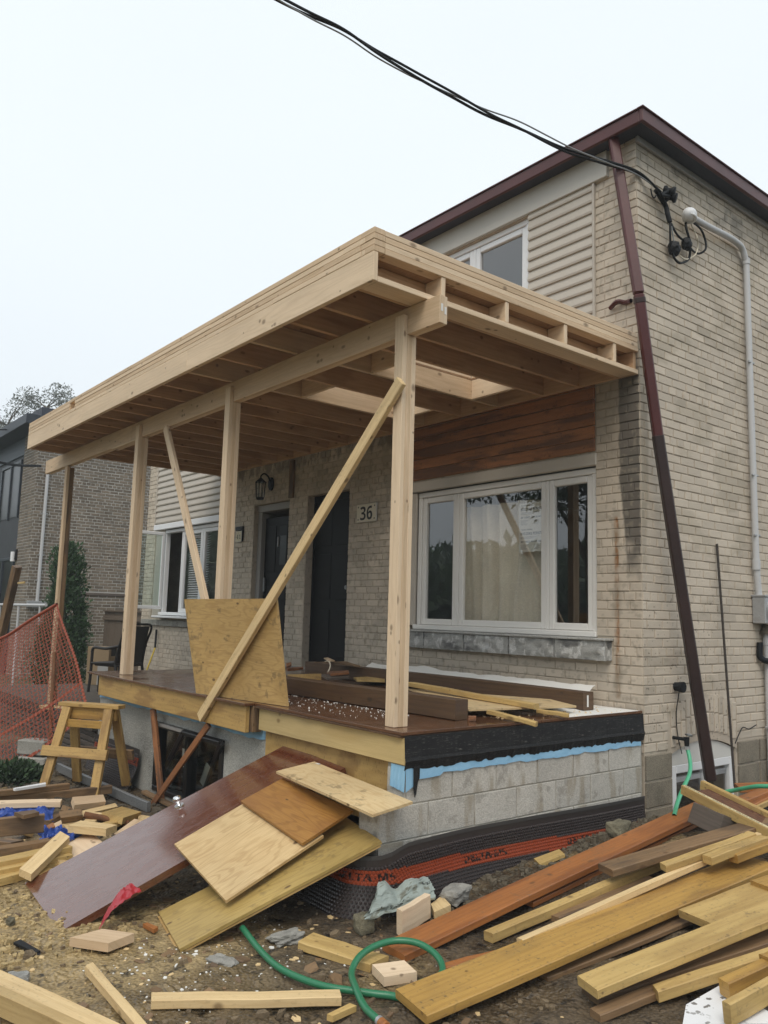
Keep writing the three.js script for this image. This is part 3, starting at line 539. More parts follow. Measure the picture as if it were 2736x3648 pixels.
// things behind the windows
{
  const g = new THREE.PlaneGeometry(1.24, 1.25, 60, 18), p = g.attributes.position;
  for (let i = 0; i < p.count; i++) { const x = p.getX(i), y = p.getY(i); p.setZ(i, .045 * Math.sin(x * 19 + 2 * Math.sin(x * 5)) + .02 * Math.sin(x * 47 + y * 2)); if (y < -.58) p.setY(i, y + .03 * Math.sin(x * 9)); if (x > .08 && x < .3 && y < .1) p.setZ(i, p.getZ(i) + .08 * sm(.1, -.5, y)); }
  g.computeVertexNormals(); const c = solo('curtain', 'cream cloth curtain hanging inside the big window with three lights', 'curtain', g, M.curtain); c.position.set(-1.74, 1.22, -.20);
  const cv = document.createElement('canvas'); cv.width = 256; cv.height = 384; const x = cv.getContext('2d'); x.fillStyle = '#cfcdc2'; x.fillRect(0, 0, 256, 384); x.fillStyle = '#111'; x.font = 'bold 13px sans-serif';
  const page = (y) => { x.fillStyle = '#333'; x.font = 'bold 15px sans-serif'; x.fillText('Toronto Building', 24, y + 24); x.fillStyle = '#0a0a0a'; x.font = 'bold 30px sans-serif'; x.fillText('BUILDING PERMIT', 16, y + 62, 226); x.fillStyle = '#555'; for (let i = 0; i < 3; i++) x.fillRect(18, y + 74 + i * 7, 200 - 30 * i, 2); x.fillStyle = '#222'; x.font = 'bold 22px sans-serif'; x.fillText('20 110921 HPA 00 MS', 18, y + 122, 220); x.fillStyle = '#666'; for (let i = 0; i < 6; i++) { x.fillRect(18, y + 136 + i * 7, 90 - (i * 13) % 40, 2); x.fillRect(160, y + 136 + i * 7, 70 - (i * 17) % 30, 2); } };
  page(0); page(192);
  const t = new THREE.CanvasTexture(cv); t.colorSpace = THREE.SRGBColorSpace;
  const pm = solo('permit_notice', 'printed building permit sheets taped inside the big window', 'notice', box(.30, .47, .001, .0001), std({ color: lin(.7, .69, .65), roughness: .9 }));
  pm.position.set(-1.245, 1.565, -.085); part(pm, 'print', new THREE.PlaneGeometry(.296, .466), std({ map: t, roughness: .9 }), [0, 0, .002]);
  const bl = thing('window_blind', 'white slatted venetian blind behind the left window', 'blind', [-8.33, 1.3, -.16]);
  part(bl, 'head_rail', box(.74, .04, .04, .004), M.white, [0, .66, 0]); const sg = box(.70, .003, .042, .001); for (let i = 0; i < 34; i++) part(bl, 'slat', sg, M.white, [0, .62 - i * .038, 0], [.62, 0, 0]);
}
// number plaques
const plaque = (txt, w, h, fs, bg) => { const cv = document.createElement('canvas'); cv.width = 512; cv.height = Math.round(512 * h / w); const x = cv.getContext('2d'); x.fillStyle = bg; x.fillRect(0, 0, 512, 512); x.fillStyle = '#151515'; for (const [a, b] of [[40, 40], [472, 40], [40, cv.height - 40], [472, cv.height - 40]]) { x.beginPath(); x.arc(a, b, 13, 0, 7); x.fill(); } x.font = 'bold ' + fs + 'px sans-serif'; x.textAlign = 'center'; x.textBaseline = 'middle'; x.fillText(txt, 256, cv.height / 2 + 8); const t = new THREE.CanvasTexture(cv); t.colorSpace = THREE.SRGBColorSpace; return t; };
{
  const a = solo('number_plaque', 'cream house number plaque reading 36 on the brick between door and big window', 'number plaque', box(.375, .215, .02, .004), M.whitePaint); a.position.set(-3.655, 1.885, .022);
  part(a, 'digits', new THREE.PlaneGeometry(.365, .205), std({ map: plaque('36', .365, .205, 310, '#ddd6c2'), roughness: .6 }), [0, 0, .0115]);
  const b = thing('number_plaque', 'small cream tile reading 41 under a black bracket beside the grey framed door', 'number plaque', [-6.70, 1.8, .02]);
  part(b, 'tile', box(.17, .16, .02, .003), M.whitePaint, [0, -.02, 0]); part(b, 'digits', new THREE.PlaneGeometry(.15, .14), std({ map: (() => { const cv = document.createElement('canvas'); cv.width = cv.height = 256; const x = cv.getContext('2d'); x.fillStyle = '#cdc3a5'; x.fillRect(0, 0, 256, 256); x.fillStyle = '#222'; x.fillRect(124, 0, 5, 256); x.font = 'bold 170px serif'; x.textAlign = 'center'; x.textBaseline = 'middle'; x.fillText('4', 66, 132); x.fillText('1', 190, 132); const t = new THREE.CanvasTexture(cv); t.colorSpace = THREE.SRGBColorSpace; return t; })(), roughness: .6 }), [0, -.02, .0115]);
  part(b, 'bracket', box(.21, .06, .03, .008), M.black, [0, .10, 0]); part(b, 'bracket_side', box(.02, .17, .03, .005), M.black, [.098, -.01, 0]);
}
// coach lamp between the doors
{
  const l = thing('wall_lantern', 'black coach lantern on the wall between the two front doors', 'wall lamp', [-5.86, 2.47, .01]);
  part(l, 'back_plate', cyl(.055, .055, .03, 18).rotateX(Math.PI / 2).scale(1, 1.7, 1), M.black, [0, 0, .015]);
  part(l, 'arm', tube([[0, .03, .03], [0, .10, .07], [0, .13, .13], [0, .09, .18], [0, .05, .18]], .012, 20, 8), M.black);
  part(l, 'roof', cyl(.02, .085, .06, 8), M.black, [0, .03, .18]); part(l, 'base', cyl(.06, .05, .03, 8), M.black, [0, -.225, .18]);
  part(l, 'glass', cyl(.068, .055, .20, 8), M.glass, [0, -.10, .18]);
  for (let i = 0; i < 8; i++) { const a = i * Math.PI / 4; part(l, 'bar', cylBetween(V(.07 * Math.cos(a), 0, .18 + .07 * Math.sin(a)), V(.057 * Math.cos(a), -.21, .18 + .057 * Math.sin(a)), .005, 6), M.black); }
}

// ---------- porch: block foundation, deck, roof frame ----------
{
  const f = thing('porch_foundation', 'concrete block porch foundation with pargeted front and blue sealing tape', 'foundation');
  // side wall at x = 0: courses of blocks, set 3 mm proud of the mortar behind them
  part(f, 'side_wall_core', bx(-.19, -.002, -1.3, -.20, .03, 2.47), M.mortar); part(f, 'side_wall_foot', bx(-.191, -.003, -1.3, -.42, 2.471, 2.685), M.mortar);
  const blk = (y0, y1, z0, z1, m = M.block) => part(f, 'concrete_block', box(.05, y1 - y0 - .008, z1 - z0 - .008, .003), m, [-.022 + rr(-.002, .002), (y0 + y1) / 2, (z0 + z1) / 2]);
  const rows = [[-.222, -.424, [2.48, 2.10, 1.70, 1.29, .89, .47, .05]], [-.424, -.624, [2.69, 2.30, 1.90, 1.50, 1.09, .69, .28, .05]], [-.624, -.826, [2.69, 2.5, 2.10, 1.70, 1.29, .89, .47, .05]]];
  for (const [y1, y0, z] of rows) for (let i = 0; i < z.length - 1; i++) blk(y0, y1, z[i + 1], z[i]);
  // front: right part is open stairwell beside the corner return, left part a pargeted wall
  for (const [y1, y0] of [[-.222, -.424], [-.424, -.624], [-.624, -.826], [-.826, -1.03]]) part(f, 'corner_block', box(.17, y1 - y0 - .01, .05, .004), M.block, [-.095, (y0 + y1) / 2, y1 > -.3 ? 2.458 : 2.664]);
  part(f, 'front_wall', (() => { const s = new THREE.Shape([[-5.30, -1.35], [-1.72, -1.35], [-1.72, -.2], [-5.30, -.2]].map((q) => new THREE.Vector2(...q))); s.holes.push(new THREE.Path([[-3.78, -1.02], [-3.78, -.37], [-2.39, -.37], [-2.39, -1.02]].map((q) => new THREE.Vector2(...q)))); return new THREE.ExtrudeGeometry(s, { depth: .2, bevelEnabled: false }).translate(0, 0, 2.22); })(), M.parge);
  part(f, 'left_wall', bx(-5.30, -5.1, -1.35, -.2, .05, 2.215), M.parge);
  part(f, 'back_wall', bx(-5.09, -.2, -1.35, -.25, .05, .2), M.block);
  part(f, 'stairwell_wall', bx(-1.90, -1.725, -1.35, -.25, .21, 2.21), M.block);
  part(f, 'plywood_cover', bx(-1.70, -.14, -.60, -.20, 2.43, 2.446, .002, 'ply'), M.rimWet);
  // blue tape, hanging unevenly below the black membrane
  const strip = (n, fn) => { const s = new Soup(), P = []; for (let i = 0; i <= n; i++) P.push(fn(i / n)); for (let i = 0; i < n; i++) { const a = P[i], b = P[i + 1]; s.quad(a[1], b[1], b[0], a[0], [[i / n * 4, 0], [(i + 1) / n * 4, 0], [(i + 1) / n * 4, 1], [i / n * 4, 1]]); } return s.geo(); };
  part(f, 'blue_tape', strip(80, (t) => { const z = 2.42 - t * 2.36, w = fbm(t * 30 + 5, 3, 4096, 4096, 3, 401); return [V(.006 + .003 * w, -.19, z), V(.008 + .008 * w, -.252 - .02 * w - .015 * (t < .1 ? 1 : 0), z)]; }), M.tapeBlue).material.side = THREE.DoubleSide;
  part(f, 'blue_tape', strip(16, (t) => { const x = -.135 + t * .138, w = fbm(t * 8 + 5, 9, 4096, 4096, 3, 402); return [V(x, -.20, 2.489 + .004 * w), V(x, -.33 - .02 * t, 2.494 + .012 * w)]; }), M.tapeBlue);
  part(f, 'blue_tape', strip(6, (t) => { const z = 2.495 - t * .06; return [V(.009, -.20, z), V(.013, -.35 + .03 * t, z)]; }), M.tapeBlue);
  part(f, 'blue_tape', strip(60, (t) => { const x = -5.28 + t * 3.55, w = fbm(t * 30 + 5, 9, 4096, 4096, 3, 403); return [V(x, -.19, 2.424), V(x, -.27 - .03 * w, 2.428 + .01 * w)]; }), M.tapeBlue);
  part(f, 'blue_tape', bx(-1.735, -1.70, -.52, -.2, 2.40, 2.428, .004), M.tapeBlue);
  // black waterproof membrane on the side rim with a torn, wavy lower edge
  const bm = (n, fn) => part(f, 'black_membrane', strip(n, fn), M.tar);
  bm(90, (t) => { const z = 2.512 - t * 2.49, w = fbm(t * 50 + 5, 6, 4096, 4096, 4, 404), b = .01 * Math.sin(t * 40); return [V(.010, -.022, z), V(.016 + .004 * w, -.150, z)]; });
  bm(90, (t) => { const z = 2.512 - t * 2.49, w = fbm(t * 50 + 5, 6, 4096, 4096, 4, 405); return [V(.018 + .004 * w, -.148, z), V(.026, -.165 - .008 * w, z)]; });
  bm(120, (t) => { const z = 2.512 - t * 2.49, w = fbm(t * 60 + 5, 6, 4096, 4096, 4, 406); return [V(.026, -.165 - .008 * w, z), V(.012, -.212 - .03 * (w - .3) * (t < .93 ? 1 : 1.6), z)]; });
  bm(4, (t) => { const z = 2.44 - t * .05; return [V(.02, -.20, z), V(.018, -.33 - .06 * Math.sin(t * 5), z)]; });
}
{
  const d = thing('porch_deck', 'porch deck of wet brown plywood on pale rim boards', 'deck');
  const sheet = (x0, x1, z0, z1) => part(d, 'deck_sheet', bx(x0 + .002, x1 - .002, -.020, 0, z0, z1, .002, 'ply'), M.deck);
  sheet(-1.76, -.001, 1.24, 2.52); sheet(-1.76, -.001, .012, 1.236); sheet(-3.2, -1.764, 1.24, 2.605); sheet(-5.24, -3.204, 1.24, 2.605); sheet(-3.2, -1.764, .012, 1.236); sheet(-5.24, -3.204, .012, 1.236);
  { // frayed second ply under the edge, right half
    const s = new Soup(); for (let i = 0; i < 30; i++) { const x0 = -1.74 + i * .0575, w = .006 + .022 * fbm(i * .6 + 2, 1, 4096, 4096, 3, 411); const g = bx(x0, x0 + .0573, -.033, -.0215, 2.44, 2.512 + w, .001); const p = g.attributes.position, n = g.attributes.normal, u = g.attributes.uv; for (let k = 0; k < p.count; k++) { s.p.push(p.getX(k), p.getY(k), p.getZ(k)); s.n.push(n.getX(k), n.getY(k), n.getZ(k)); s.u.push(u.getX(k), u.getY(k)); } }
    part(d, 'frayed_edge', s.geo(), M.darkTimber).userData.kind = 'stuff'; }
  part(d, 'rim_board', bx(-1.72, .004, -.195, -.036, 2.462, 2.50, .003, 'wood'), M.rim);
  part(d, 'rim_board', bx(-4.96, -1.80, -.225, -.023, 2.535, 2.573, .003, 'wood'), M.rimWet); part(d, 'rim_board', bx(-4.96, -1.80, -.222, -.026, 2.494, 2.532, .003, 'wood'), M.darkTimber);
  part(d, 'rim_end', bx(-1.796, -1.76, -.22, -.024, 2.45, 2.53, .003, 'wood'), M.weathered);
  part(d, 'left_rim', bx(-5.2, -4.965, -.22, -.024, 2.46, 2.50, .003, 'wood'), M.black); part(d, 'left_rim', bx(-5.22, -5.18, -.22, -.024, .03, 2.45, .003, 'wood'), M.black);
  part(d, 'side_rim', bx(-.05, .004, -.20, -.024, .02, 2.458, .003, 'wood'), M.darkTimber);
  for (let i = 1; i < 13; i++) part(d, 'deck_joist', bx(-5.2 + i * .4, -5.16 + i * .4, -.21, -.036, .05, 2.44, .002, 'wood'), M.weathered);
}
{ // drainage membrane with dimples
  const m = thing('dimple_membrane', 'black dimpled drainage membrane with an orange printed band round the porch foot', 'membrane');
  const curve = (L) => {                                        // distance from the house along the side, then round the corner to the front
    if (L < 2.64) { const k = sm(1.9, 2.64, L); return { x: .020 + .02 * Math.sin(L * 3) * .5 + .05 * k, z: L + .03, nx: 1, nz: 0 }; }
    if (L < 2.94) { const a = (L - 2.64) / .3 * Math.PI / 2; return { x: .07 - .19 + .19 * Math.cos(a), z: 2.67 + .19 * Math.sin(a), nx: Math.cos(a), nz: Math.sin(a) }; }
    return { x: -.12 - (L - 2.94), z: 2.86 - .40 * sm(3.2, 5.2, L), nx: 0, nz: 1 };
  };
  const topY = (L) => -.658 + .013 * Math.min(L, 2.6) - .05 * sm(2.45, 2.7, L), botY = (L) => { const c = curve(L); return gBase(c.x + .1 * c.nx, c.z + .1 * c.nz) - .06; };
  const P = (L, y, o = 0) => { const c = curve(L), lean = .10 * sm(-.75, -1.1, y); return V(c.x + c.nx * (o + lean), y, c.z + c.nz * (o + lean)); };
  const sheetGeo = (y0f, y1f, L0, L1, n) => { const s = new Soup(); for (let i = 0; i < n; i++) { const a = mix(L0, L1, i / n), b = mix(L0, L1, (i + 1) / n); for (let k = 0; k < 16; k++) { const ya = (L, t) => mix(y0f(L), y1f(L), t); s.quad(P(b, ya(b, (k + 1) / 16)), P(a, ya(a, (k + 1) / 16)), P(a, ya(a, k / 16)), P(b, ya(b, k / 16)), [[b, 1 - (k + 1) / 16], [a, 1 - (k + 1) / 16], [a, 1 - k / 16], [b, 1 - k / 16]]); } } return s.geo(); };
  const o0 = (L) => -.832 + .033 * Math.min(L, 2.8) - .02 * sm(2.9, 4.5, L), o1 = (L) => o0(L) - .078;
  part(m, 'sheet', merge([sheetGeo(topY, botY, 0, 5.1, 140), sheetGeo(topY, botY, 6.85, 8.1, 40)]), std({ color: lin(.036, .028, .026), roughness: .45, side: THREE.DoubleSide }));
  const dim = (inBand) => {
    const s = new Soup(); const ps = .021;
    for (let L = .03; L < 8.05; L += ps) for (let k = 0; k < 22; k++) {
      const Lx = L + (k % 2) * ps / 2; if (Lx > 5.08 && Lx < 6.88) continue; const y = topY(Lx) - .058 - k * ps * .9; if (y < botY(Lx) + .005) continue; const band = y < o0(Lx) && y > o1(Lx); if (band !== inBand) continue;
      const uv = [Lx, (y - o1(Lx)) / (o0(Lx) - o1(Lx))], c = curve(Lx), a = P(Lx, y), t = V(-c.nz, 0, c.nx), up = V(0, 1, 0), n = V(c.nx, 0, c.nz), ring = (rad, h) => [0, 1, 2, 3, 4, 5].map((q) => a.clone().addScaledVector(t, rad * Math.cos(q * Math.PI / 3)).addScaledVector(up, rad * Math.sin(q * Math.PI / 3)).addScaledVector(n, h));
      const r0 = ring(.0092, .001), r1 = ring(.0060, .010); for (let q = 0; q < 6; q++) { const w = (q + 1) % 6; s.quad(r0[w], r0[q], r1[q], r1[w], [uv, uv, uv, uv]); } for (let q = 1; q < 5; q++) s.tri(r1[0], r1[q + 1], r1[q], [uv, uv, uv]);
    } return s.geo();
  };
  part(m, 'dimples', dim(false), M.membrane).userData.kind = 'stuff';
  const band = part(m, 'orange_band', (() => { const g = merge([sheetGeo(o0, o1, .0, 5.09, 140), sheetGeo(o0, o1, 6.86, 8.08, 40)]); const p = g.attributes.position; for (let i = 0; i < p.count; i++) { p.setX(i, p.getX(i) + .003); p.setZ(i, p.getZ(i) + .002); } return g; })(), std({ map: (() => { const cv = document.createElement('canvas'); cv.width = 1024; cv.height = 128; const x = cv.getContext('2d'); x.fillStyle = '#8f3c1c'; x.fillRect(0, 0, 1024, 128); x.fillStyle = '#1b100c'; x.font = 'bold 86px sans-serif'; x.save(); x.scale(-1, 1); x.fillText('DELTA-MS', -1010, 92); x.restore(); const t = new THREE.CanvasTexture(cv); t.wrapS = THREE.RepeatWrapping; t.colorSpace = THREE.SRGBColorSpace; return t; })(), roughness: .55, side: THREE.DoubleSide }));
  part(m, 'orange_dimples', dim(true), band.material).userData.kind = 'stuff';
  part(m, 'top_strip', (() => { const g = sheetGeo((L) => topY(L) + .012, (L) => topY(L) - .012, 0, 5.1, 80), p = g.attributes.position; for (let i = 0; i < p.count; i++) { p.setX(i, p.getX(i) + .004); p.setZ(i, p.getZ(i) + .004); } return g; })(), std({ color: lin(.05, .047, .045), roughness: .5, side: THREE.DoubleSide }));
}
// roof frame
{
  const r = thing('porch_canopy', 'flat porch roof frame of new spruce joists, beam and stacked edge plates', 'porch roof');
  const YB = 2.762, XR = .004, X0 = -7.436, ZF = 2.851, B = (a, b, c, d, e, f, m = M.spruce) => bx(a, b, c, d, e, f, .003, 'wood');
  const jy0 = YB + .002, jy1 = 2.955;
  // fascia: three lengths
  for (const [a, b] of [[X0, -5.32], [-5.318, -2.63], [-2.628, XR]]) part(r, 'fascia_board', B(a, b, YB, 2.952, ZF - .038, ZF), M.spruce);
  // stacked flat plates: four layers along the front in uneven lengths, three along the right end
  const cuts = [[-7.436, -4.6, -1.2, -.13], [-7.436, -5.78, -5.6, -3.1, -.55, -.135], [-7.436, -5.78, -5.6, -2.2, -.33], [-7.436, -5.76, -3.9, -.14]];
  cuts.forEach((c, k) => { const y0 = 2.954 + k * .0403; for (let i = 0; i < c.length; i++) { if (k > 0 && k < 3 && c[i] === -5.78) continue; const a = c[i], b = i + 1 < c.length ? c[i + 1] : (k % 2 ? XR : -.092); if (b - a > .02) part(r, 'edge_plate', B(a + .001, b - .001, y0, y0 + .0383, ZF - .089 + rr(-.002, .002), ZF + rr(-.003, .001)), k % 2 ? M.spruce2 : M.spruce); } });
  for (const k of [0, 2]) part(r, 'edge_plate', B(-.091, XR, 2.954 + k * .0403, 2.954 + k * .0403 + .0383, ZF - .09, ZF), M.spruce2);
  for (let k = 0; k < 4; k++) part(r, 'edge_plate', B(-.088 + rr(-.001, .001), XR - (k === 0 ? .0 : .004), 2.954 + k * .0403 + (k ? 0 : -.001), 2.954 + k * .0403 + .0383, .012, ZF - .0925), k % 2 ? M.spruce : M.spruce2);
  for (let k = 0; k < 4; k++) part(r, 'edge_plate', B(X0, X0 + .087, 2.954 + k * .0403, 2.954 + k * .0403 + .0383, .012, ZF - .0925), M.spruce2);
  // ladder of blocks at the right end between the plates and the flat lower plate
  part(r, 'lower_plate', B(-.165, XR - .002, jy0 - .004, jy0 + .034, .012, ZF - .039), M.spruce);
  for (const z of [2.25, 1.625, .964, .334]) part(r, 'lookout_block', B(-.163, XR - .006, jy0 + .035, 2.952, z - .02, z + .019), M.spruce);
  // joists: under-roof shade is in their colour, paler lumber where the skylights light them
  const xs = [-.186, -.595, -1.0, -1.57, -2.10, -2.66, -3.20, -3.63, -4.06, -4.47, -4.88, -5.29, -5.70, -6.11, -6.52, -6.93, -7.40];
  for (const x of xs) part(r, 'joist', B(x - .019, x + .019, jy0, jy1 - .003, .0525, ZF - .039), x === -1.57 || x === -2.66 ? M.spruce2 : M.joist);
  for (const [a, b] of [[-1.57, -1.0], [-2.66, -2.10]]) for (const z of [.41, 1.63]) part(r, 'skylight_header', B(a + .0195, b - .0195, jy0 + .001, jy1 - .004, z - .02, z + .018), M.spruce);  // paler than the joists, skylight brightness put into the colour
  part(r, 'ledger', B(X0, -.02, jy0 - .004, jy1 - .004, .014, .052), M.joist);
  // sheathing with two skylight holes
  const sh = new THREE.Shape([[X0 + .09, -2.76], [-.09, -2.76], [-.09, -.014], [X0 + .09, -.014]].map((q) => new THREE.Vector2(...q)));
  for (const [a, b] of [[-1.551, -1.019], [-2.641, -2.119]]) sh.holes.push(new THREE.Path([[a, -1.61], [b, -1.61], [b, -.43], [a, -.43]].map((q) => new THREE.Vector2(...q))));
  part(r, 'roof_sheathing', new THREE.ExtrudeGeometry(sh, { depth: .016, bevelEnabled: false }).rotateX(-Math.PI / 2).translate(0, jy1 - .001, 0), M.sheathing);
  for (const [a, b] of [[-1.57, -1.0], [-2.66, -2.10]]) for (const q of [[a + .02, b - .02, 1.612, 1.648], [a + .02, b - .02, .392, .428], [a - .018, a + .018, .43, 1.61], [b - .018, b + .018, .43, 1.61]]) part(r, 'skylight_curb', B(q[0], q[1], jy1 + .016, jy1 + .105, q[2], q[3]), M.spruce);
  // two-ply beam with a splice and a scab board
  part(r, 'beam_ply', B(-8.13, -4.96, 2.568, 2.756, 2.362, 2.400), M.spruce2); part(r, 'beam_ply', B(-4.958, .13, 2.568, 2.756, 2.362, 2.400), M.spruce2);
  part(r, 'beam_ply', B(-8.12, -3.3, 2.57, 2.757, 2.323, 2.361), M.spruce); part(r, 'beam_ply', B(-3.298, .12, 2.57, 2.757, 2.323, 2.361), M.spruce);
  part(r, 'scab_board', B(-5.5, -4.66, 2.545, 2.567, 2.33, 2.42), M.spruce);
  for (const [z, dy] of [[2.382, 0], [2.342, -.012]]) part(r, 'lumber_label', box(.0015, .05, .018, .0005), M.paper, [.1315 - (z < 2.36 ? .01 : 0), 2.672 + dy, z]);
}
// posts: three plies, the front one runs up over the beam
const post = (x, label, extra) => {
  const p = thing('porch_post', label, 'post', [x, .001, 2.376]);
  part(p, 'front_ply', bx(-.0445, .0445, 0, 2.70, .025, .0615, .003, 'wood'), M.spruce); part(p, 'middle_ply', bx(-.0445, .0445, 0, 2.566, -.0145, .0245, .003, 'wood'), M.spruce2); part(p, 'rear_ply', bx(-.0445, .0445, 0, 2.566, -.0545, -.015, .003, 'wood'), M.spruce);
  return p;
};
post(-.227, 'laminated spruce porch post at the bare deck corner, carrying the end of the beam');
post(-2.63, 'laminated spruce porch post standing behind the leaning plywood sheet');
post(-4.70, 'laminated spruce porch post on the deck near the patio chair');
{
  const a = at(zA(283, 845), 'z', 2.36), p = thing('porch_post', 'thin spruce post outside the deck, wrapped at its foot by orange mesh', 'post', [-7.20, -.55, 2.36]);
  part(p, 'front_ply', bx(-.0445, .0445, 0, 3.11, .001, .039, .003, 'wood'), M.spruce2); part(p, 'rear_ply', bx(-.06, .036, 0, 3.10, -.06, 0, .003, 'wood'), M.weathered);
  bd('sole_plank', 'pale plank under the foot of the thin post behind the orange mesh', 'plank', zA(230, 850), zA(480, 885), -.56, -.57, .14, .04, M.pale, { abs: true });
}
// diagonal braces
{
  const st = (name, label, a, b, w, t, up, m) => placeStick(solo(name, label, 'brace', box(a.distanceTo(b), t, w, .004, 'wood'), m), a, b, up);
  const a = V(-.160, 2.23, 2.462), b = V(-2.50, -.19, 2.60);
  st('diagonal_brace', 'long diagonal brace nailed from the corner post down to the deck rim', a, b, .089, .038, V(0, .05, 1), M.pale);
  st('diagonal_brace', 'pale brace leaning from the beam down behind the plywood sheet', V(-4.02, 2.566, 2.40), V(-2.46, .03, 2.40), .089, .038, V(0, 0, 1), M.spruce);
  const tip = atG(zA(950, 1400), .02), t1 = at(zA(905, 870), 'z', 2.53), t2 = at(zA(1235, 962), 'z', 2.53);
  st('prop_stick', 'brown upright prop stick under the deck rim beside the basement window', t1, V(tip.x + .02, tip.y - .02, tip.z), .065, .03, V(.3, 0, 1), M.planks);
  st('prop_stick', 'brown slanting prop stick crossing in front of the basement window', t2, V(tip.x - .03, tip.y - .05, tip.z + .06), .055, .028, V(.3, 0, 1), M.planks);
}
// ---------- things on the deck ----------
{
  const q = [at([705, 2466], 'z', 2.59), at([662, 2134.7], 'z', 2.655), at([990, 2132], 'z', 2.50), at([1030, 2508], 'z', 2.41)]; q[0].y = .004; q[3].y = .004;
  const c = q.reduce((a, b) => a.clone().add(b), V(0, 0, 0)).multiplyScalar(.25), s = solo('plywood_sheet', 'worn plywood sheet standing on the deck behind the long brace', 'plywood', slab(q.map((p) => p.clone().sub(c)), .018, 'ply'), M.plyWorn); s.position.copy(c);
  const tim = (label, x0, x1, za, zb, y0, h, w) => { const a = V(x0, y0 + h / 2, za), b = V(x1, y0 + h / 2, zb); return placeStick(solo('timber_beam', label, 'timber', boardGeo(a.distanceTo(b), w, h, ++bseed, .004, 9), M.darkTimber), a, b, V(0, 1, 0)); };
  tim('dark square timber lying on the deck beside the corner post', -2.95, -.258, 1.92, 1.772, .002, .135, .135);
  const t2 = tim('long dark timber with a white label lying on the deck under the stone sill', -4.1, -.21, .44, .43, .004, .14, .13);
  part(t2, 'label', box(.002, .09, .02, .0005), M.paper, [1.947, 0, .01]);
  const deckBoard = (label, p0, p1, h0, h1, w, t, m) => bd('deck_board', label, 'board', p0, p1, h0, h1, w, t, m, { abs: true, bow: .003 });
  deckBoard('yellow stud lying across the boards on the deck', zP(300, 350), zP(1170, 505), .135, .098, .07, .038, M.yellow);
  deckBoard('thin yellow stick poking out over the black deck edge', zP(850, 545), zP(1180, 630), .06, .02, .05, .03, M.yellow);
  deckBoard('short yellow stick lying on the white debris by the deck edge', zP(1190, 540), zP(1410, 570), .05, .04, .05, .03, M.yellow);
  deckBoard('block of wood against the end of the dark square timber', zP(725, 590), zP(780, 590), .035, .035, .05, .035, M.planks);
  const sh = qs('plywood_sheet', 'pale plywood strip lying flat on the deck under the yellow stud', 'plywood', [zP(722, 540), zP(1470, 515), zP(1290, 470), zP(300, 395)], [.062, .062, .066, .075], .014, M.plyPale, { abs: true, kind: 'ply' });
  // scraps heaped at the left end of the timbers
  const scrap = (label, px, h, t, m) => qs('wood_scrap', label, 'scrap wood', px, h, t, m, { abs: true });
  const zK = zoom(1000, 2300, 3.318);
  scrap('tan splintered board on the scrap heap behind the dark timber', [zK(400, 190), zK(770, 185), zK(940, 238), zK(600, 205)], [.19, .19, .17, .18], .012, M.weathered);
  scrap('small curled board end on top of the scrap heap by the dark door', [zK(510, 145), zK(560, 140), zK(640, 175), zK(590, 180)], .21, .01, M.spruce2);
  scrap('chipped tan board lying between the two dark timbers', [zK(860, 375), zK(1230, 355), zK(1230, 410), zK(900, 400)], .06, .02, M.yellow);
  scrap('worn tan board under the grey offcuts between the timbers', [zK(80, 340), zK(480, 330), zK(480, 400), zK(80, 375)], .07, .02, M.rimWet);
  scrap('grey peeled board piece between the two dark timbers', [zK(480, 340), zK(800, 325), zK(810, 365), zK(560, 385)], .10, .02, M.greyWood);
  scrap('rust brown strip of wood on the grey peeled board', [zK(540, 305), zK(800, 292), zK(810, 318), zK(600, 332)], .13, .02, M.planks);
  scrap('red brown stick on the deck beside the standing plywood', [zK(70, 262), zK(260, 248), zK(270, 262), zK(80, 282)], .09, .02, M.planks);
  scrap('red brown slat end beside the standing plywood sheet', [zK(65, 210), zK(120, 195), zK(128, 225), zK(68, 245)], .14, .02, M.cedar);
  const wire = solo('cable_loop', 'bent pale cable loop rising from the scrap heap', 'cable', tube([zK(525, 190), zK(550, 180), zK(578, 200), zK(585, 240), zK(570, 290), zK(555, 310)].map((p, i) => at(p, 'z', 1.05 + .05 * i)), .006, 30, 6), M.curtain);
  // plaster crumbs and sawdust
  const crumbs = (n, seed, f, m, name, label, a = .004, b = .014) => { const r = rng(seed), s = new Soup(); for (let i = 0; i < n; i++) { const [x, y, z] = f(r), k = rr(a, b, r), pts = [V(-k, 0, -k * r()), V(k, 0, -k * .6), V(k * .7, 0, k), V(-k * .6, 0, k * r()), V(0, k * .8, 0)].map((q) => q.applyAxisAngle(V(0, 1, 0), r() * 6).add(V(x, y, z))); for (let j = 0; j < 4; j++) s.tri(pts[4], pts[(j + 1) % 4], pts[j], [[x, z], [x + .01, z], [x, z + .01]]); } const o = solo(name, label, 'debris', s.geo(), m); o.userData.kind = 'stuff'; return o; };
  crumbs(230, 61, (r) => [rr(-2.3, -.6, r), .001, 1.93 + .5 * Math.pow(r(), 2.2)], M.paper, 'plaster_crumbs', 'white plaster crumbs scattered on the wet deck', .002, .008);
  crumbs(500, 62, (r) => [rr(-1.3, -.03, r), .001, rr(.15, 1.5, r)], M.pale, 'sawdust_chips', 'pale wood chips spread on the deck by the wall', .003, .012);
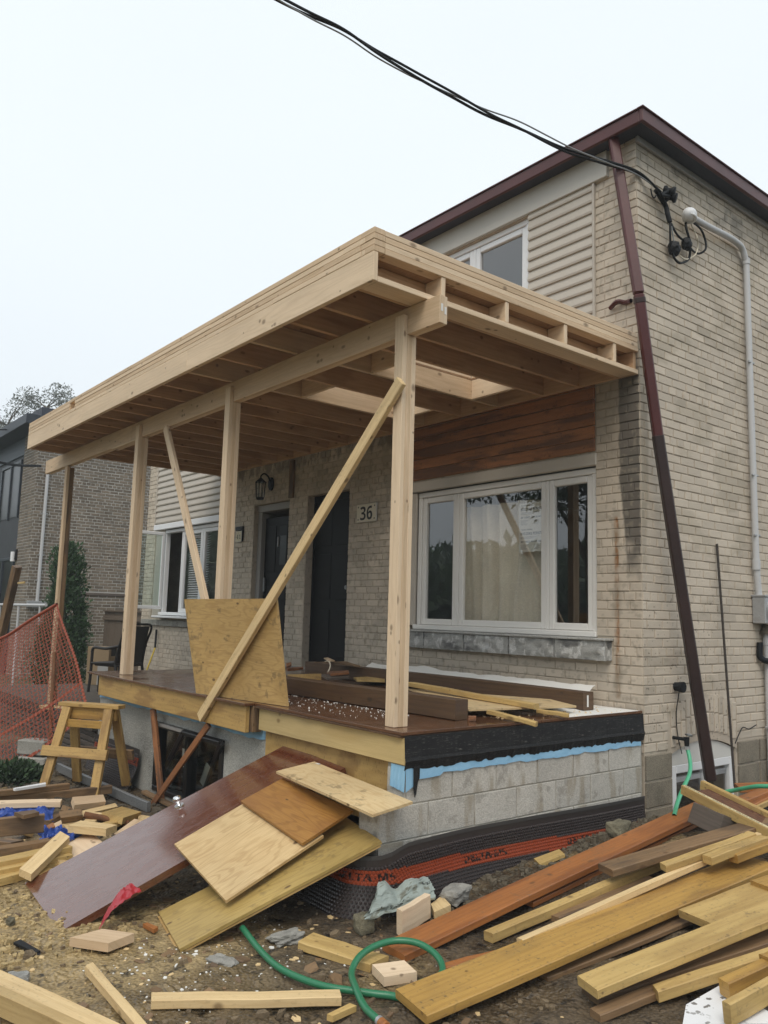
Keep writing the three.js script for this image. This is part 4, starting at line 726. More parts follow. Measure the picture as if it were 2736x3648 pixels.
  const dust = (x0, x1, z0, z1, seed, m, name, label) => { const s = new Soup(), n = 60; const P = (i, j) => { const u = i / n, v = j / n, e = Math.min(u, 1 - u, v, 1 - v) * 4, h = fbm(u * 5 + seed, v * 5 + seed, 4096, 4096, 4, seed); return V(mix(x0, x1, u), .0045 + .035 * Math.max(-.12, (h - .5) * Math.min(1, e) - .12 * (1 - Math.min(1, e))), mix(z0, z1, v)); }; for (let i = 0; i < n; i++) for (let j = 0; j < n; j++) s.quad(P(i, j + 1), P(i + 1, j + 1), P(i + 1, j), P(i, j), [[i, j], [i + 1, j], [i + 1, j + 1], [i, j + 1]]); const o = solo(name, label, 'debris', s.geo(), m); o.userData.kind = 'stuff'; };
  dust(-.95, -.01, .03, .95, 33, M.paper, 'plaster_dust', 'white plaster dust caked on the deck against the wall');
  const ws = thing('foam_sheet', 'long crumpled off-white packing sheet between timber and wall', 'packing sheet', [-1.9, .10, .18]);
  { const g = new THREE.PlaneGeometry(3.0, .22, 60, 6).rotateX(-1.1), p = g.attributes.position; for (let i = 0; i < p.count; i++) { const x = p.getX(i); p.setY(i, p.getY(i) + .07 * (fbm(x * 3 + 9, p.getZ(i) * 8 + 4, 4096, 4096, 4, 35) - .5) + .02); } g.computeVertexNormals(); part(ws, 'sheet', g, M.paper); }
}

// ---------- on the side wall ----------
{
  const ds = thing('downspout', 'burgundy and dark brown metal downspout hanging loose across the house corner', 'downspout');
  const A = at(zR(745, 318), 'z', .13), Bq = at(zR(895, 1240), 'x', .12), C2 = at([1736 + 1010 / 1.659, 1300 + 432 / 1.659], 'x', .13), D2 = at(zB(1320, 1130), 'x', .19);
  const up = V(1, 0, .9).normalize();
  part(ds, 'upper_pipe', stickGeo(A, Bq, .085, .065, up, 'm', .012), M.burgundy); part(ds, 'upper_pipe', stickGeo(Bq, C2, .083, .063, up, 'm', .012), M.burgundy); part(ds, 'lower_pipe', stickGeo(C2.clone().lerp(D2, -.01), D2, .089, .069, up, 'm', .012), M.burgundyDark);
  const bk = at([1736 + 1165 / 1.659, 1300 + 1590 / 1.659], 'x', .12); part(ds, 'strap', box(.03, .045, .12, .004), M.galv, [.10, C2.y + (D2.y - C2.y) * .625, mix(C2.z, D2.z, .625) - .09]);
  const e = Bq.clone().lerp(A, .0); part(ds, 'joint_band', stickGeo(Bq.clone().lerp(C2, .02), Bq.clone().lerp(C2, .07), .09, .07, up, 'm', .012), M.burgundyDark);
}
{ // torn burgundy strap left on the front wall
  const s = tube([at(zR(725, 1325), 'z', .03), at(zR(770, 1285), 'z', .05), at(zR(810, 1290), 'z', .02), at(zR(850, 1280), 'z', .05)], .02, 24, 6).toNonIndexed(); s.computeVertexNormals();
  solo('torn_strap', 'torn burgundy downspout strap on the brick above the porch roof', 'strap', s, M.burgundy);
}
{
  const c = thing('service_conduit', 'grey plastic electric service pipe with round weather head on the side wall', 'conduit');
  const pts = [at(zR(1215, 790), 'x', .10), at(zR(1300, 838), 'x', .09), at(zR(1460, 925), 'x', .06), at(zR(1505, 970), 'x', .055), at(zR(1530, 1050), 'x', .055)];
  const low = at([1736 + 1590 / 1.659, 1300 + 1180 / 1.659], 'x', .055), mt = at([1736 + 1605 / 1.659, 1300 + 1370 / 1.659], 'x', .055);
  part(c, 'arm', tube(pts, .03, 40, 12), M.pvc); part(c, 'riser', cylBetween(pts[4].clone().add(V(0, .03, 0)), low, .03, 14), M.pvc);
  part(c, 'offset', tube([low, low.clone().lerp(mt, .5), mt], .03, 12, 12), M.pvc); part(c, 'coupling', cyl(.037, .037, .10), M.pvc, [.055, low.y, low.z]); part(c, 'coupling', cyl(.036, .036, .06), M.pvc, [.055, pts[4].y, pts[4].z]);
  const hd = at(zR(1195, 770), 'x', .11); part(c, 'weather_head', new THREE.SphereGeometry(.062, 24, 16).scale(1, 1, 1.15), M.white, [hd.x, hd.y, hd.z]); part(c, 'head_rim', new THREE.TorusGeometry(.055, .012, 8, 24).rotateX(1.2), M.white, [hd.x, hd.y - .035, hd.z]);
  for (const y of [3.25, 2.13, 1.55]) part(c, 'pipe_clamp', box(.02, .02, .11, .004), M.galv, [.07, y, mix(pts[4].z, low.z, (pts[4].y - y) / (pts[4].y - low.y))]);
  const m = thing('electric_meter', 'grey steel meter box with a round glass meter on the side wall', 'meter', [.005, .84, -1.93]);
  part(m, 'box', box(.13, .25, .30, .008), M.galv, [.07, 0, -.005]); part(m, 'lid', box(.145, .02, .31, .004), M.galv, [.07, .135, -.005]); part(m, 'knockout', cyl(.025, .025, .006, 20).rotateX(Math.PI / 2), M.galv, [.06, -.07, .147]);
  part(m, 'meter_ring', new THREE.TorusGeometry(.088, .012, 10, 28).rotateY(Math.PI / 2), M.chrome, [.145, .01, -.005]); part(m, 'meter_glass', cyl(.085, .08, .10, 28).rotateZ(Math.PI / 2), M.concrete, [.19, .01, -.005]);
  const l = thing('meter_pipe', 'pale pipe running down from the meter box into the ground', 'pipe', [.05, 0, -1.98]);
  part(l, 'cone', cyl(.035, .07, .09, 16), M.blockDirty, [0, .665, 0]); part(l, 'pipe', cyl(.032, .032, 1.45, 14), M.pvc, [0, -.07, 0]); part(l, 'clamp', box(.04, .02, .12, .004), M.galv, [0, -.25, 0]); part(l, 'collar', cyl(.038, .038, .07), M.pvc, [0, .55, 0]);
  const gs = thing('gas_pipe', 'dark pipe elbow stub on the side wall under the meter', 'pipe', [.04, .40, -1.96]); part(gs, 'elbow', tube([[0, .14, .10], [0, 0, .10], [.03, -.03, .06], [.03, -.02, -.3]], .028, 30, 10), M.rubber);
}
{ // overhead service cable: three twisted strands from the street, dead-ended on two insulators
  const pl = (p) => { const n = V(1, 0, .3406).normalize(), q = V(.1, 0, -.23); return onPlane(p, q, n); };
  const k = 1.6492, way = [[1428, 415], [1380, 375], [1310, 350], [1220, 322], [1120, 275], [1050, 245], [980, 208], [900, 165], [820, 118], [740, 65], [670, 32], [608, 0]].map(([x, y]) => pl([x * k, y * k]));
  const e = way[way.length - 1], dir = e.clone().sub(way[way.length - 4]).normalize(); for (let i = 1; i <= 6; i++) way.push(e.clone().addScaledVector(dir, i * 2.2).add(V(0, -.012 * i * i, 0)));
  const cu = new THREE.CatmullRomCurve3(way, false, 'centripetal'), cab = thing('service_cable', 'black twisted overhead service cable sloping down to the house corner', 'cable');
  for (const [r, ph, am, m, nm] of [[.0115, 0, .011, M.rubber, 'insulated_strand'], [.0105, 2.4, .019, M.rubber, 'insulated_strand'], [.0065, 4.3, .032, M.steel, 'bare_strand']]) {
    const N = 260, P = []; for (let i = 0; i <= N; i++) { const t = i / N, c = cu.getPointAt(t), a = ph + t * 34, f = am * (.5 + .5 * fbm(t * 30 + ph, 1, 4096, 4096, 2, 51) * 2) * sm(0, .02, t); P.push(V(c.x + f * Math.cos(a), c.y + f * Math.sin(a), c.z)); } part(cab, nm, tube(P, r, 520, 6), m);
  }
  const ins = thing('service_insulators', 'pair of dark insulators holding the service cable on the side wall', 'insulator', [0, 0, 0]);
  for (const [x, y] of [[1075, 632], [1085, 668]]) { const q = at(zR(x, y), 'x', .09); part(ins, 'insulator', (() => { const g = new THREE.LatheGeometry([[0, -.05], [.04, -.05], [.045, -.03], [.028, -.012], [.028, .012], [.045, .03], [.04, .05], [0, .05]].map((v) => new THREE.Vector2(...v)), 20); return g.rotateX(.5).rotateZ(1.2); })(), M.rubber, [q.x, q.y, q.z]); part(ins, 'bracket', cylBetween(V(0, q.y, q.z - .04), q, .012, 8), M.rubber); part(ins, 'clevis', cylBetween(q, at(zR(1025, 650), 'x', .11), .014, 8), M.rubber); }
  const dr = thing('drip_loops', 'black drip loop wires and two wrapped connectors below the insulators', 'wire'), X = .07, L = (pts, r, m = M.rubber, nm = 'wire') => part(dr, nm, tube(pts.map((p) => at(zS(...p), 'x', X + .02 * Math.sin(p[0]))), r, 40, 7), m);
  L([[200, 130], [320, 330], [400, 470], [440, 640], [480, 780]], .022, M.rubber, 'taped_bundle');
  L([[480, 790], [485, 1000], [490, 1260]], .010); L([[500, 800], [560, 930], [650, 1060], [760, 1150]], .010); L([[510, 860], [535, 1020], [560, 1200]], .006, M.steel);
  L([[790, 770], [800, 900], [850, 1080], [880, 1300], [860, 1480], [760, 1570], [650, 1580], [560, 1480], [530, 1390]], .011);
  L([[950, 800], [1050, 880], [1130, 1000], [1185, 1180], [1165, 1340], [1060, 1400], [960, 1370], [880, 1290]], .010); L([[900, 830], [960, 960], [1020, 1090], [1030, 1260], [980, 1420], [860, 1500], [730, 1490], [590, 1370]], .006, M.curtain); L([[100, 120], [130, 260], [170, 305], [215, 240]], .006);
  for (const [x, y, s] of [[565, 1290, .062], [810, 1205, .055]]) { const q = at(zS(x, y), 'x', X), g = new THREE.IcosahedronGeometry(s, 2), p = g.attributes.position; for (let i = 0; i < p.count; i++) { const f = .8 + .4 * fbm(p.getX(i) * 40 + 9, p.getY(i) * 40 + p.getZ(i) * 30 + 9, 4096, 4096, 2, 53); p.setXYZ(i, p.getX(i) * f * .8, p.getY(i) * f * 1.15, p.getZ(i) * f); } g.computeVertexNormals(); part(dr, 'connector', g, M.rubber, [q.x, q.y, q.z]); }
}
{
  const v = solo('vent_stub', 'black round cable gland on the side wall with a thin wire', 'cable gland', cyl(.035, .045, .08, 14).rotateZ(Math.PI / 2), M.rubber); v.position.set(.045, .175, -.45);
  part(v, 'wire', tube([V(0, -.03, 0), V(-.03, -.2, .0), V(-.03, -.32, .0), V(-.03, -.42, -.02), V(-.03, -.55, -.07)], .004, 20, 5), M.rubber);
  const a = at([1736 + 1357 / 1.659, 1300 + 1060 / 1.659], 'x', .02), b = at(zB(1463, 1170), 'x', .16);
  const g = []; const L = a.distanceTo(b); g.push(cylBetween(a, b, .010, 8)); for (let i = 0; i < 150; i++) { const c = a.clone().lerp(b, i / 150), t = new THREE.TorusGeometry(.0105, .0028, 4, 8); t.rotateX(Math.PI / 2 + .35); t.translate(c.x, c.y, c.z); g.push(t); }
  solo('rebar', 'ribbed steel reinforcing bar leaning on the side wall', 'rebar', merge(g), mineral(631, [.055, .045, .038], .6, 8, .7));
  const tap = thing('garden_tap', 'dark outdoor tap on the side wall with a green hose', 'tap', [0, -.245, -.40]);
  part(tap, 'pipe', cyl(.014, .014, .12, 10).rotateZ(Math.PI / 2), M.rubber, [.06, .01, 0]); part(tap, 'body', cyl(.022, .018, .07, 12), M.rubber, [.12, -.01, -.02]); part(tap, 'wheel', new THREE.TorusGeometry(.026, .006, 8, 16).rotateX(1.2), M.steel, [.14, .045, -.02]); part(tap, 'ring', cyl(.026, .026, .025, 14), M.galv, [.12, -.06, -.02]);
  const h0 = V(.12, -.31, -.42), px = [[1185, 950], [1200, 1030], [1195, 1090], [1160, 1170], [1135, 1230], [1120, 1275]].map((p, i) => at(zB(...p), 'x', .13 + .05 * i));
  solo('green_hose', 'bright green hose hanging from the tap past the basement window', 'hose', tube([h0, ...px, px[5].clone().add(V(.1, -.03, .2))], .016, 60, 10), M.hose2);
  const far = [[1445, 1190], [1520, 1175], [1600, 1163], [1700, 1165]].map((p, i) => at(zB(...p), 'x', .55 + .12 * i)); solo('green_hose', 'bright green hose lying over the cedar planks by the side wall', 'hose', tube([far[0].clone().add(V(-.25, -.08, .05)), ...far], .016, 40, 10), M.hose2);
  solo('side_cable', 'thin black cable running from the foundation to the pipe clamp', 'cable', tube([[1465, 910], [1490, 850], [1510, 815], [1545, 825], [1590, 800]].map((p) => at(zB(...p), 'x', .03)), .005, 24, 5), M.rubber);
}

// ---------- sheets leaning on the porch corner ----------
{
  const put = (name, label, cat, q, t, m, kind = 'ply') => { const c = q.reduce((a, b) => a.clone().add(b), V(0, 0, 0)).multiplyScalar(.25), o = solo(name, label, cat, slab(q.map((p) => p.clone().sub(c)), t, kind), m); o.position.copy(c); return o; };
  const dq = [V(-1.576, -.98, 4.175), V(-1.442, -.275, 2.425), V(-.635, -.31, 2.47), V(-.769, -1.01, 4.218)];
  const doorMat = new THREE.MeshPhysicalMaterial({ clearcoat: 1, clearcoatRoughness: .09,  map: tex(1024, 512, (u, v) => { const g = vn(u * 30, v * 400, 30, 400, 501), b = fbm(u * 5, v * 7, 5, 7, 4, 502), w = sm(.72, .8, fbm(u * 90, v * 60, 90, 60, 2, 503)); let c = mixc([.150, .048, .024], [.090, .026, .014], .7 * g + .3 * b); return mixc(c, [.05, .018, .010], .4 * w); }), roughness: .30, roughnessMap: tex(512, 512, (u, v) => .55 + .5 * sm(.35, .65, fbm(u * 12, v * 40, 12, 40, 4, 504)), false), bumpMap: woodBump, bumpScale: .0006 });
  const door = put('salvaged_door_slab', 'brown wooden door slab with a silver knob leaning against the porch', 'door', dq, .042, doorMat, 'ply');
  { const e = dq[1].clone().sub(dq[0]), s = dq[3].clone().sub(dq[0]), n = s.clone().cross(e).normalize(); if (n.y < 0) n.negate();
    const k = onPlane(zD(1060, 372), dq[0], n).sub(door.position), qn = new THREE.Quaternion().setFromUnitVectors(V(0, 1, 0), n);
    const rose = part(door, 'knob_rose', cyl(.032, .034, .008, 24), M.chrome, k.clone().addScaledVector(n, .005).toArray()); rose.quaternion.copy(qn);
    const knob = part(door, 'knob', new THREE.LatheGeometry([[0, 0], [.012, 0], [.011, .025], [.022, .034], [.029, .046], [.028, .058], [.018, .066], [0, .067]].map((v) => new THREE.Vector2(...v)), 24), M.chrome, k.clone().addScaledVector(n, .006).toArray()); knob.quaternion.copy(qn);
    for (const [a, b] of [[[470, 960], [640, 925]], [[575, 1010], [640, 1000]]]) { } }
  const sc = (p) => CAM.clone().addScaledVector(V(...p).sub(CAM), .975);
  const q4 = [[-.734, -1.005, 3.682], [-.493, -.583, 2.557], [-.017, -.61, 2.649], [-.258, -1.031, 3.774]].map(sc);
  put('plywood_sheet', 'mossy yellow plywood strip leaning against the porch corner, lowest of the leaning sheets', 'plywood', q4, .018, M.plyMoss);
  put('plywood_sheet', 'thin backing ply under the mossy leaning plywood strip', 'plywood', q4.map((p) => p.clone().add(V(-.004, -.024, .002))), .010, M.plyWorn);
  const nrm = (q) => { const n = q[1].clone().sub(q[0]).cross(q[3].clone().sub(q[0])).normalize(); return n.y < 0 ? n.negate() : n; };
  const nd = nrm(dq), n4 = nrm(q4), a = onPlane(zD(1030, 595), dq[0].clone().addScaledVector(nd, .08), nd), b = onPlane(zD(1335, 930), q4[0].clone().addScaledVector(n4, .055), n4), c = onPlane(zE(585, 545), q4[0].clone().addScaledVector(n4, .06), n4);
  const q3 = [a, a.clone().add(c).sub(b), c, b]; put('plywood_sheet', 'pale grained plywood sheet with brown knots lying over the leaning door', 'plywood', q3, .018, M.plyLight);
  const n3 = nrm(q3), p3 = q3[0].clone().addScaledVector(n3, .034), q2 = [zE(97, 340), zE(345, 205), zE(760, 395), zE(460, 590)].map((p) => onPlane(p, p3, n3));
  put('plywood_sheet', 'wet orange brown plywood offcut on top of the pale knotty sheet', 'plywood', q2, .02, M.plyWet);
  const q1 = [V(-.816, -.32, 2.889), V(-.823, -.287, 2.589), V(.151, -.366, 2.559), V(.156, -.40, 2.858)];
  const s1 = put('plywood_sheet', 'clean pale plywood offcut with a barcode sticker, topmost of the leaning sheets', 'plywood', q1, .016, M.plyPale);
  const n1 = nrm(q1), st = onPlane(zE(552, 122), q1[0], n1).sub(s1.position).addScaledVector(n1, .0015), sk = part(s1, 'sticker', box(.045, .001, .02, .0003), M.paper, st.toArray(), [0, -.1, 0]);
  // red plastic draped over the door edge
  const g = new THREE.PlaneGeometry(.62, .11, 40, 10), p = g.attributes.position, A = onPlane(zD(800, 850), dq[0].clone().addScaledVector(nd, .012), nd), B = atG(zD(590, 1080), .04), e = B.clone().sub(A);
  for (let i = 0; i < p.count; i++) { const u = p.getX(i) / .62 + .5, v = p.getY(i) / .11, sg = Math.sin(u * Math.PI); const q = A.clone().addScaledVector(e, u).add(V(.13 * v, .035 * sg + .03 * (fbm(u * 9 + 3, v * 4 + 5, 4096, 4096, 3, 511) - .5), -.09 * v * (1 - u) + .07 * v)); p.setXYZ(i, q.x, q.y, q.z); } g.computeVertexNormals();
  solo('red_plastic', 'red plastic sheet hanging over the lower edge of the leaning door', 'plastic sheet', g, M.red);
}

// ---------- lumber: right pile ----------
{
  const B = (label, p0, p1, h0, h1, w, t, m, o) => bd('lumber_board', label, 'board', p0, p1, h0, h1, w, t, m, o);
  B('long reddish cedar plank lying beside the dimpled membrane', [1443, 3401], [2439, 2930], .05, .10, .185, .04, M.cedar, { ext: [0, .5] });
  B('cedar plank partly hidden beneath the long reddish cedar plank', [1900, 3215], [2448, 2948], .035, .045, .14, .03, M.cedar, { ext: [0, .4] });
  B('weathered board with bark on its edge lying on the cedar plank', zF(742, 748), zF(1600, 500), .165, .20, .14, .042, M.weathered, { ext: [0, .5] });
  B('yellow stud lying on the mud along the cedar plank', zF(28, 1128), zF(760, 815), .05, .07, .06, .05, M.yellow, { ext: [0, .5] });
  B('narrow square strip of pale wood lying over the ochre plank', zF(207, 1163), zF(1270, 690), .11, .16, .038, .038, M.pale, { ext: [0, .6] });
  B('yellow stud with a broken end lying over the pale strip', zF(1060, 722), zF(1385, 605), .19, .21, .06, .04, M.yellow, { ext: [0, .3] });
  B('yellow stud marked with dark letters beside the bark edged board', zF(1325, 675), zF(1570, 590), .20, .21, .07, .045, M.yellow, { ext: [0, .15] });
  B('thick yellow stud stub with a brown sawn end by the wide plank', zF(1475, 662), zF(1690, 580), .18, .20, .06, .05, M.ochre, { ext: [0, .3] });
  B('wide ochre plank with muddy marks running to the side wall', zE(1205, 1602), zF(1100, 985), .065, .10, .255, .04, M.ochre, { ext: [0, 1.0] });
  B('thin pale board under the wide ochre plank', zF(352, 1388), zF(1085, 1092), .028, .035, .09, .025, M.weathered, { ext: [0, .4] });
  B('broad yellow board with boot prints lying above the puddle', zF(657, 1457), zF(1659, 1055), .12, .16, .15, .04, M.yellow, { ext: [0, .5] });
  B('short broad yellow board with a clean cut end tucked under the boot printed board', zF(1335, 1075), zF(1659, 950), .115, .135, .235, .04, M.yellow, { ext: [0, .45] });
  B('orange tinted offcut resting on the short broad board', zF(1665, 850), zF(1850, 780), .17, .18, .12, .04, M.ochre);
  B('yellow stud with reddish bark along its top edge', zI(382, 1268), zI(1600, 862), .07, .10, .065, .05, M.yellow, { ext: [0, .4] });
  B('dark muddy stud under the bark topped yellow stud', zF(722, 1585), zF(965, 1490), .035, .04, .07, .035, M.weathered, { ext: [.05, .6] });
  B('grey muddy board beneath the boot printed board', zI(500, 1075), zI(1659, 690), .055, .07, .11, .04, M.weathered, { ext: [.4, .4] });
  B('ochre stud with a dark end above the white foam board', zI(1197, 1182), zI(1659, 965), .11, .12, .06, .07, M.ochre, { ext: [0, .5] });
  B('two by four standing on edge over the white foam board', zI(1215, 1432), zI(1659, 1175), .13, .14, .04, .09, M.yellow, { ext: [0, .5] });
  B('short brown ended block behind the stud on edge', zI(1700, 900), zI(1850, 830), .14, .15, .07, .05, M.ochre);
  B('orange cedar board with a stepped end under the I-joist', zH(1362, 390), zH(1659, 265), .13, .15, .10, .04, M.cedar, { ext: [.3, .5] });
  B('orange cedar board lying lowest behind the I-joist', zH(1482, 440), zH(1659, 345), .10, .12, .10, .04, M.cedar, { ext: [.3, .5] });
  B('yellow board end showing behind the I-joist', zH(1500, 465), zH(1659, 400), .09, .10, .10, .04, M.yellow, { ext: [.2, .5] });
  B('wide orange cedar board against the side wall foundation', zH(1290, 215), zH(1659, 200), .14, .16, .20, .04, M.cedar, { ext: [0, .5] });
  for (const [a, b, h, m, l] of [[[420, 1035], [1000, 800], .03, M.weathered, 'brown muddy stud between the yellow stud and the pale square strip'], [[900, 1335], [1500, 1125], .04, M.ochre, 'ochre stud lying on the mud below the short broad board'], [[1150, 860], [1659, 690], .05, M.weathered, 'brown muddy stud under the thick stud stub beside the wide plank'], [[560, 1290], [1150, 1060], .02, M.weathered, 'brown sunken stud on the mud behind the boot printed board']]) B(l, zF(...a), zF(...b), h, h + .01, .07, .035, m, { group: 'muddy studs under the lumber pile' });
  const chunk = bd('timber_chunk', 'dark weathered timber chunk propping up the I-joist', 'timber', zH(640, 400), zH(1080, 590), .26, .24, .16, .14, M.greyWood, { roll: -.35 });
  qs('foam_board', 'white foam board speckled with dirt lying under the front studs', 'foam board', [zI(650, 1660), zI(690, 1430), zI(1115, 1185), zI(1900, 1650)], .03, .025, std({ map: tex(512, 512, (u, v) => mixc([.74, .75, .76], [.12, .11, .09], .9 * sm(.66, .72, fbm(u * 40, v * 40, 40, 40, 3, 521)) * sm(.4, .6, fbm(u * 4, v * 4, 4, 4, 3, 522)))), roughness: .8 }), { kind: 'm' });
  // wooden I-joist lying on its side across the pile
  const a = atG(zH(480, 178), .335), b = atG(zH(1659, 770), .22), c = atG(zH(778, 142), .33), d = b.clone().sub(a), L = d.length() * 1.25, e = d.clone().normalize(), s = c.clone().sub(a); s.addScaledVector(e, -s.dot(e)).normalize(); const up = s.clone().cross(e); if (up.y < 0) up.negate();
  const ij = thing('wood_i_joist', 'wooden I-joist with a rusty chipboard web lying across the lumber pile', 'I-joist', a.toArray()), W2 = .235, pt = (u, w, h) => V(0, 0, 0).addScaledVector(e, u).addScaledVector(s, w).addScaledVector(up, h);
  part(ij, 'flange', stickGeo(pt(0, .019, -.032), pt(L, .019, -.032), .038, .064, up), M.yellow); part(ij, 'flange', stickGeo(pt(-.03, W2, -.032), pt(L, W2, -.032), .038, .064, up), M.yellow);
  part(ij, 'web', stickGeo(pt(.05, .02 + W2 / 2, -.035), pt(L, .02 + W2 / 2, -.035), W2 - .04, .010, up, 'm', .001), std({ map: tex(512, 512, (u, v) => { const f = fbm(u * 18, v * 60, 18, 60, 3, 531), q = vn(u * 40, v * 110, 40, 110, 532); return mixc([.21, .095, .045], [.07, .028, .016], f * .7 + q * .5); }), roughness: .8, bumpMap: speckBump, bumpScale: .006 }));
  const pr = (() => { const cv = document.createElement('canvas'); cv.width = 1024; cv.height = 32; const x = cv.getContext('2d'); x.fillStyle = '#c9bd96'; x.fillRect(0, 0, 1024, 32); x.fillStyle = '#181510'; const r = rng(9); for (let i = 0; i < 60; i++) { const X = i * 17 + 3; if (r() > .25) x.fillRect(X, 6 + r() * 6, 6 + r() * 8, 8 + r() * 8); } const t = new THREE.CanvasTexture(cv); t.wrapS = THREE.RepeatWrapping; t.colorSpace = THREE.SRGBColorSpace; t.repeat.set(2, 1); return t; })();
  const pg = new THREE.PlaneGeometry(L - .02, .022); const pm = part(ij, 'printed_marks', pg, std({ map: pr, roughness: .7 }), pt(L / 2, .019, .0012).toArray()); pm.quaternion.setFromRotationMatrix(new THREE.Matrix4().makeBasis(e, s.clone(), up.clone().multiplyScalar(e.clone().cross(s).dot(up) > 0 ? 1 : -1)));
}
// ---------- lumber: middle ground ----------
{
  const B = (label, p0, p1, h0, h1, w, t, m, o) => bd('lumber_board', label, 'board', p0, p1, h0, h1, w, t, m, o), Q = (label, px, h, t, m, o) => qs('wood_offcut', label, 'offcut', px, h, t, m, o);
  B('short ochre board with a slanted end under the hose loop', zE(430, 1168), zE(868, 1310), .045, .045, .14, .042, M.yellow);
  Q('clean pale square block inside the hose loop', [zQ(250, 1445), zQ(630, 1395), zQ(782, 1535), zQ(395, 1595)], .055, .042, M.spruce);
  B('pale offcut standing on edge behind the cedar plank', zQ(612, 812), zQ(937, 612), .15, .15, .04, .13, M.spruce);
  Q('small dusty pale offcut behind the cedar plank', [zQ(945, 730), zQ(1075, 630), zQ(1182, 742), zQ(985, 828)], .06, .04, M.pale);
  B('splintered red cedar lath beside the wide ochre plank', zQ(1112, 1482), zQ(1659, 1345), .05, .045, .05, .045, M.cedar, { ext: [0, .3] });
  B('pale two by four lying flat across the mud in the foreground', zD(885, 1516), zE(687, 1498), .045, .045, .075, .04, M.pale);
  B('pale square stud pointing at the trapezoid offcut', zO(1008, 622), zO(1640, 1380), .045, .045, .042, .042, M.pale, { ext: [0, .25] });
  Q('pale trapezoid offcut with a paper label at the foot of the leaning door', [zO(825, 298), zO(1210, 195), zO(1590, 248), zO(1280, 367)], .05, .042, M.spruce2);
  B('thick muddy pale beam on the sandy mud in the corner', zO(0, 962), zO(790, 1330), .105, .11, .05, .09, M.rail, { ext: [.5, .5] });
  B('pale board lying behind the thick muddy beam', zO(0, 880), zO(900, 1310), .06, .065, .10, .045, M.pale, { ext: [.4, .4] });
  Q('yellow and brown splinter of wood in front of the pale two by four', [zE(605, 1600), zE(740, 1535), zE(780, 1550), zE(640, 1612)], .03, .025, M.yellow);
  Q('tan flat offcut beside the membrane and cedar plank', [zF(275, 680), zF(425, 625), zF(458, 655), zF(310, 715)], .03, .02, M.yellow);
  Q('brick red lath piece on the mud beside the leaning plywood', [zD(845, 1065), zD(870, 1058), zD(935, 1085), zD(910, 1100)], .025, .02, M.cedar);
  // foreground hose with a loop
  const hp = [[105, 1090, .06], [200, 1212, .03], [320, 1325, .025], [450, 1390, .025], [600, 1438, .025], [760, 1463, .025], [880, 1480, .025], [985, 1492, .025]].map(([x, y, h]) => atG(zE(x, y), h));
  solo('garden_hose', 'dark green hose running out from under the leaning plywood', 'hose', tube([...hp, hp[7].clone().add(V(.12, 0, -.06))], .016, 120, 12), M.hose);
  const lp = [[925, 1650, .03], [830, 1560, .03], [775, 1445, .045], [752, 1350, .05], [790, 1270, .075], [880, 1203, .09], [1000, 1168, .10], [1130, 1178, .10], [1230, 1232, .08], [1285, 1310, .06], [1272, 1375, .045]].map(([x, y, h]) => atG(zE(x, y), h));
  const lo = solo('garden_hose', 'dark green hose end looped over the short ochre board', 'hose', tube([...lp, lp[10].clone().add(V(-.05, -.03, .08))], .016, 140, 12), M.hose);
  const c0 = lp[0], c1 = lp[0].clone().add(lp[0].clone().sub(lp[1]).normalize().multiplyScalar(.05)); part(lo, 'coupling', cylBetween(c0, c1, .021, 12), M.cedar); part(lo, 'coupling_ring', cylBetween(c0.clone().lerp(c1, -.4), c0, .02, 12), M.galv);
  // stone, flagstone lump, broken pieces
  const lump = (name, label, cat, p, h, s, seed, m, rough = .35) => { const g = new THREE.IcosahedronGeometry(1, 5), q = g.attributes.position; for (let i = 0; i < q.count; i++) { const v = V(q.getX(i), q.getY(i), q.getZ(i)), f = 1 + rough * (fbm(v.x * 1.6 + seed, v.y * 1.6 + v.z * 1.3 + seed, 4096, 4096, 4, seed) - .5) * 2; const b = Math.pow(Math.max(Math.abs(v.x), Math.abs(v.y), Math.abs(v.z)), -.55); v.multiplyScalar(f * b); q.setXYZ(i, v.x * s[0], v.y * s[1], v.z * s[2]); } g.computeVertexNormals(); const o = solo(name, label, cat, g, m), a = atG(p, h); o.position.copy(a); o.rotation.y = seed; return o; };
  lump('rock', 'mossy square rock beside the printed sack at the membrane foot', 'rock', zQ(155, 960), .055, [.055, .05, .05], 3, M.rock, .18);
  lump('concrete_chunk', 'broken concrete piece behind the dusty pale offcut', 'concrete piece', zQ(1230, 620), .05, [.10, .05, .07], 5, M.concrete, .3);
  lump('concrete_chunk', 'rough concrete lump beside the cedar plank below the black deck edge', 'concrete piece', zF(780, 500), .05, [.10, .05, .06], 8, M.rock, .3);
  lump('clay_clod', 'pale clay clod beside the short ochre board', 'clod', zE(370, 1150), .025, [.10, .03, .06], 11, M.concrete, .5);
  lump('clay_clod', 'flat pale clod left of the green hose', 'clod', zD(1310, 1290), .012, [.08, .02, .05], 13, M.concrete, .5);
  lump('stone', 'grey stone half sunk in the mud near the thick muddy beam', 'stone', zO(215, 775), .015, [.05, .025, .035], 17, M.stone, .3);
  lump('stone', 'dark stone on the sand left of the leaning door', 'stone', zO(125, 110), .015, [.028, .02, .02], 19, M.rock, .3);
  // folded grey-green printed sack
  const sk = thing('printed_sack', 'grey green printed building sack slumped at the membrane foot', 'sack');
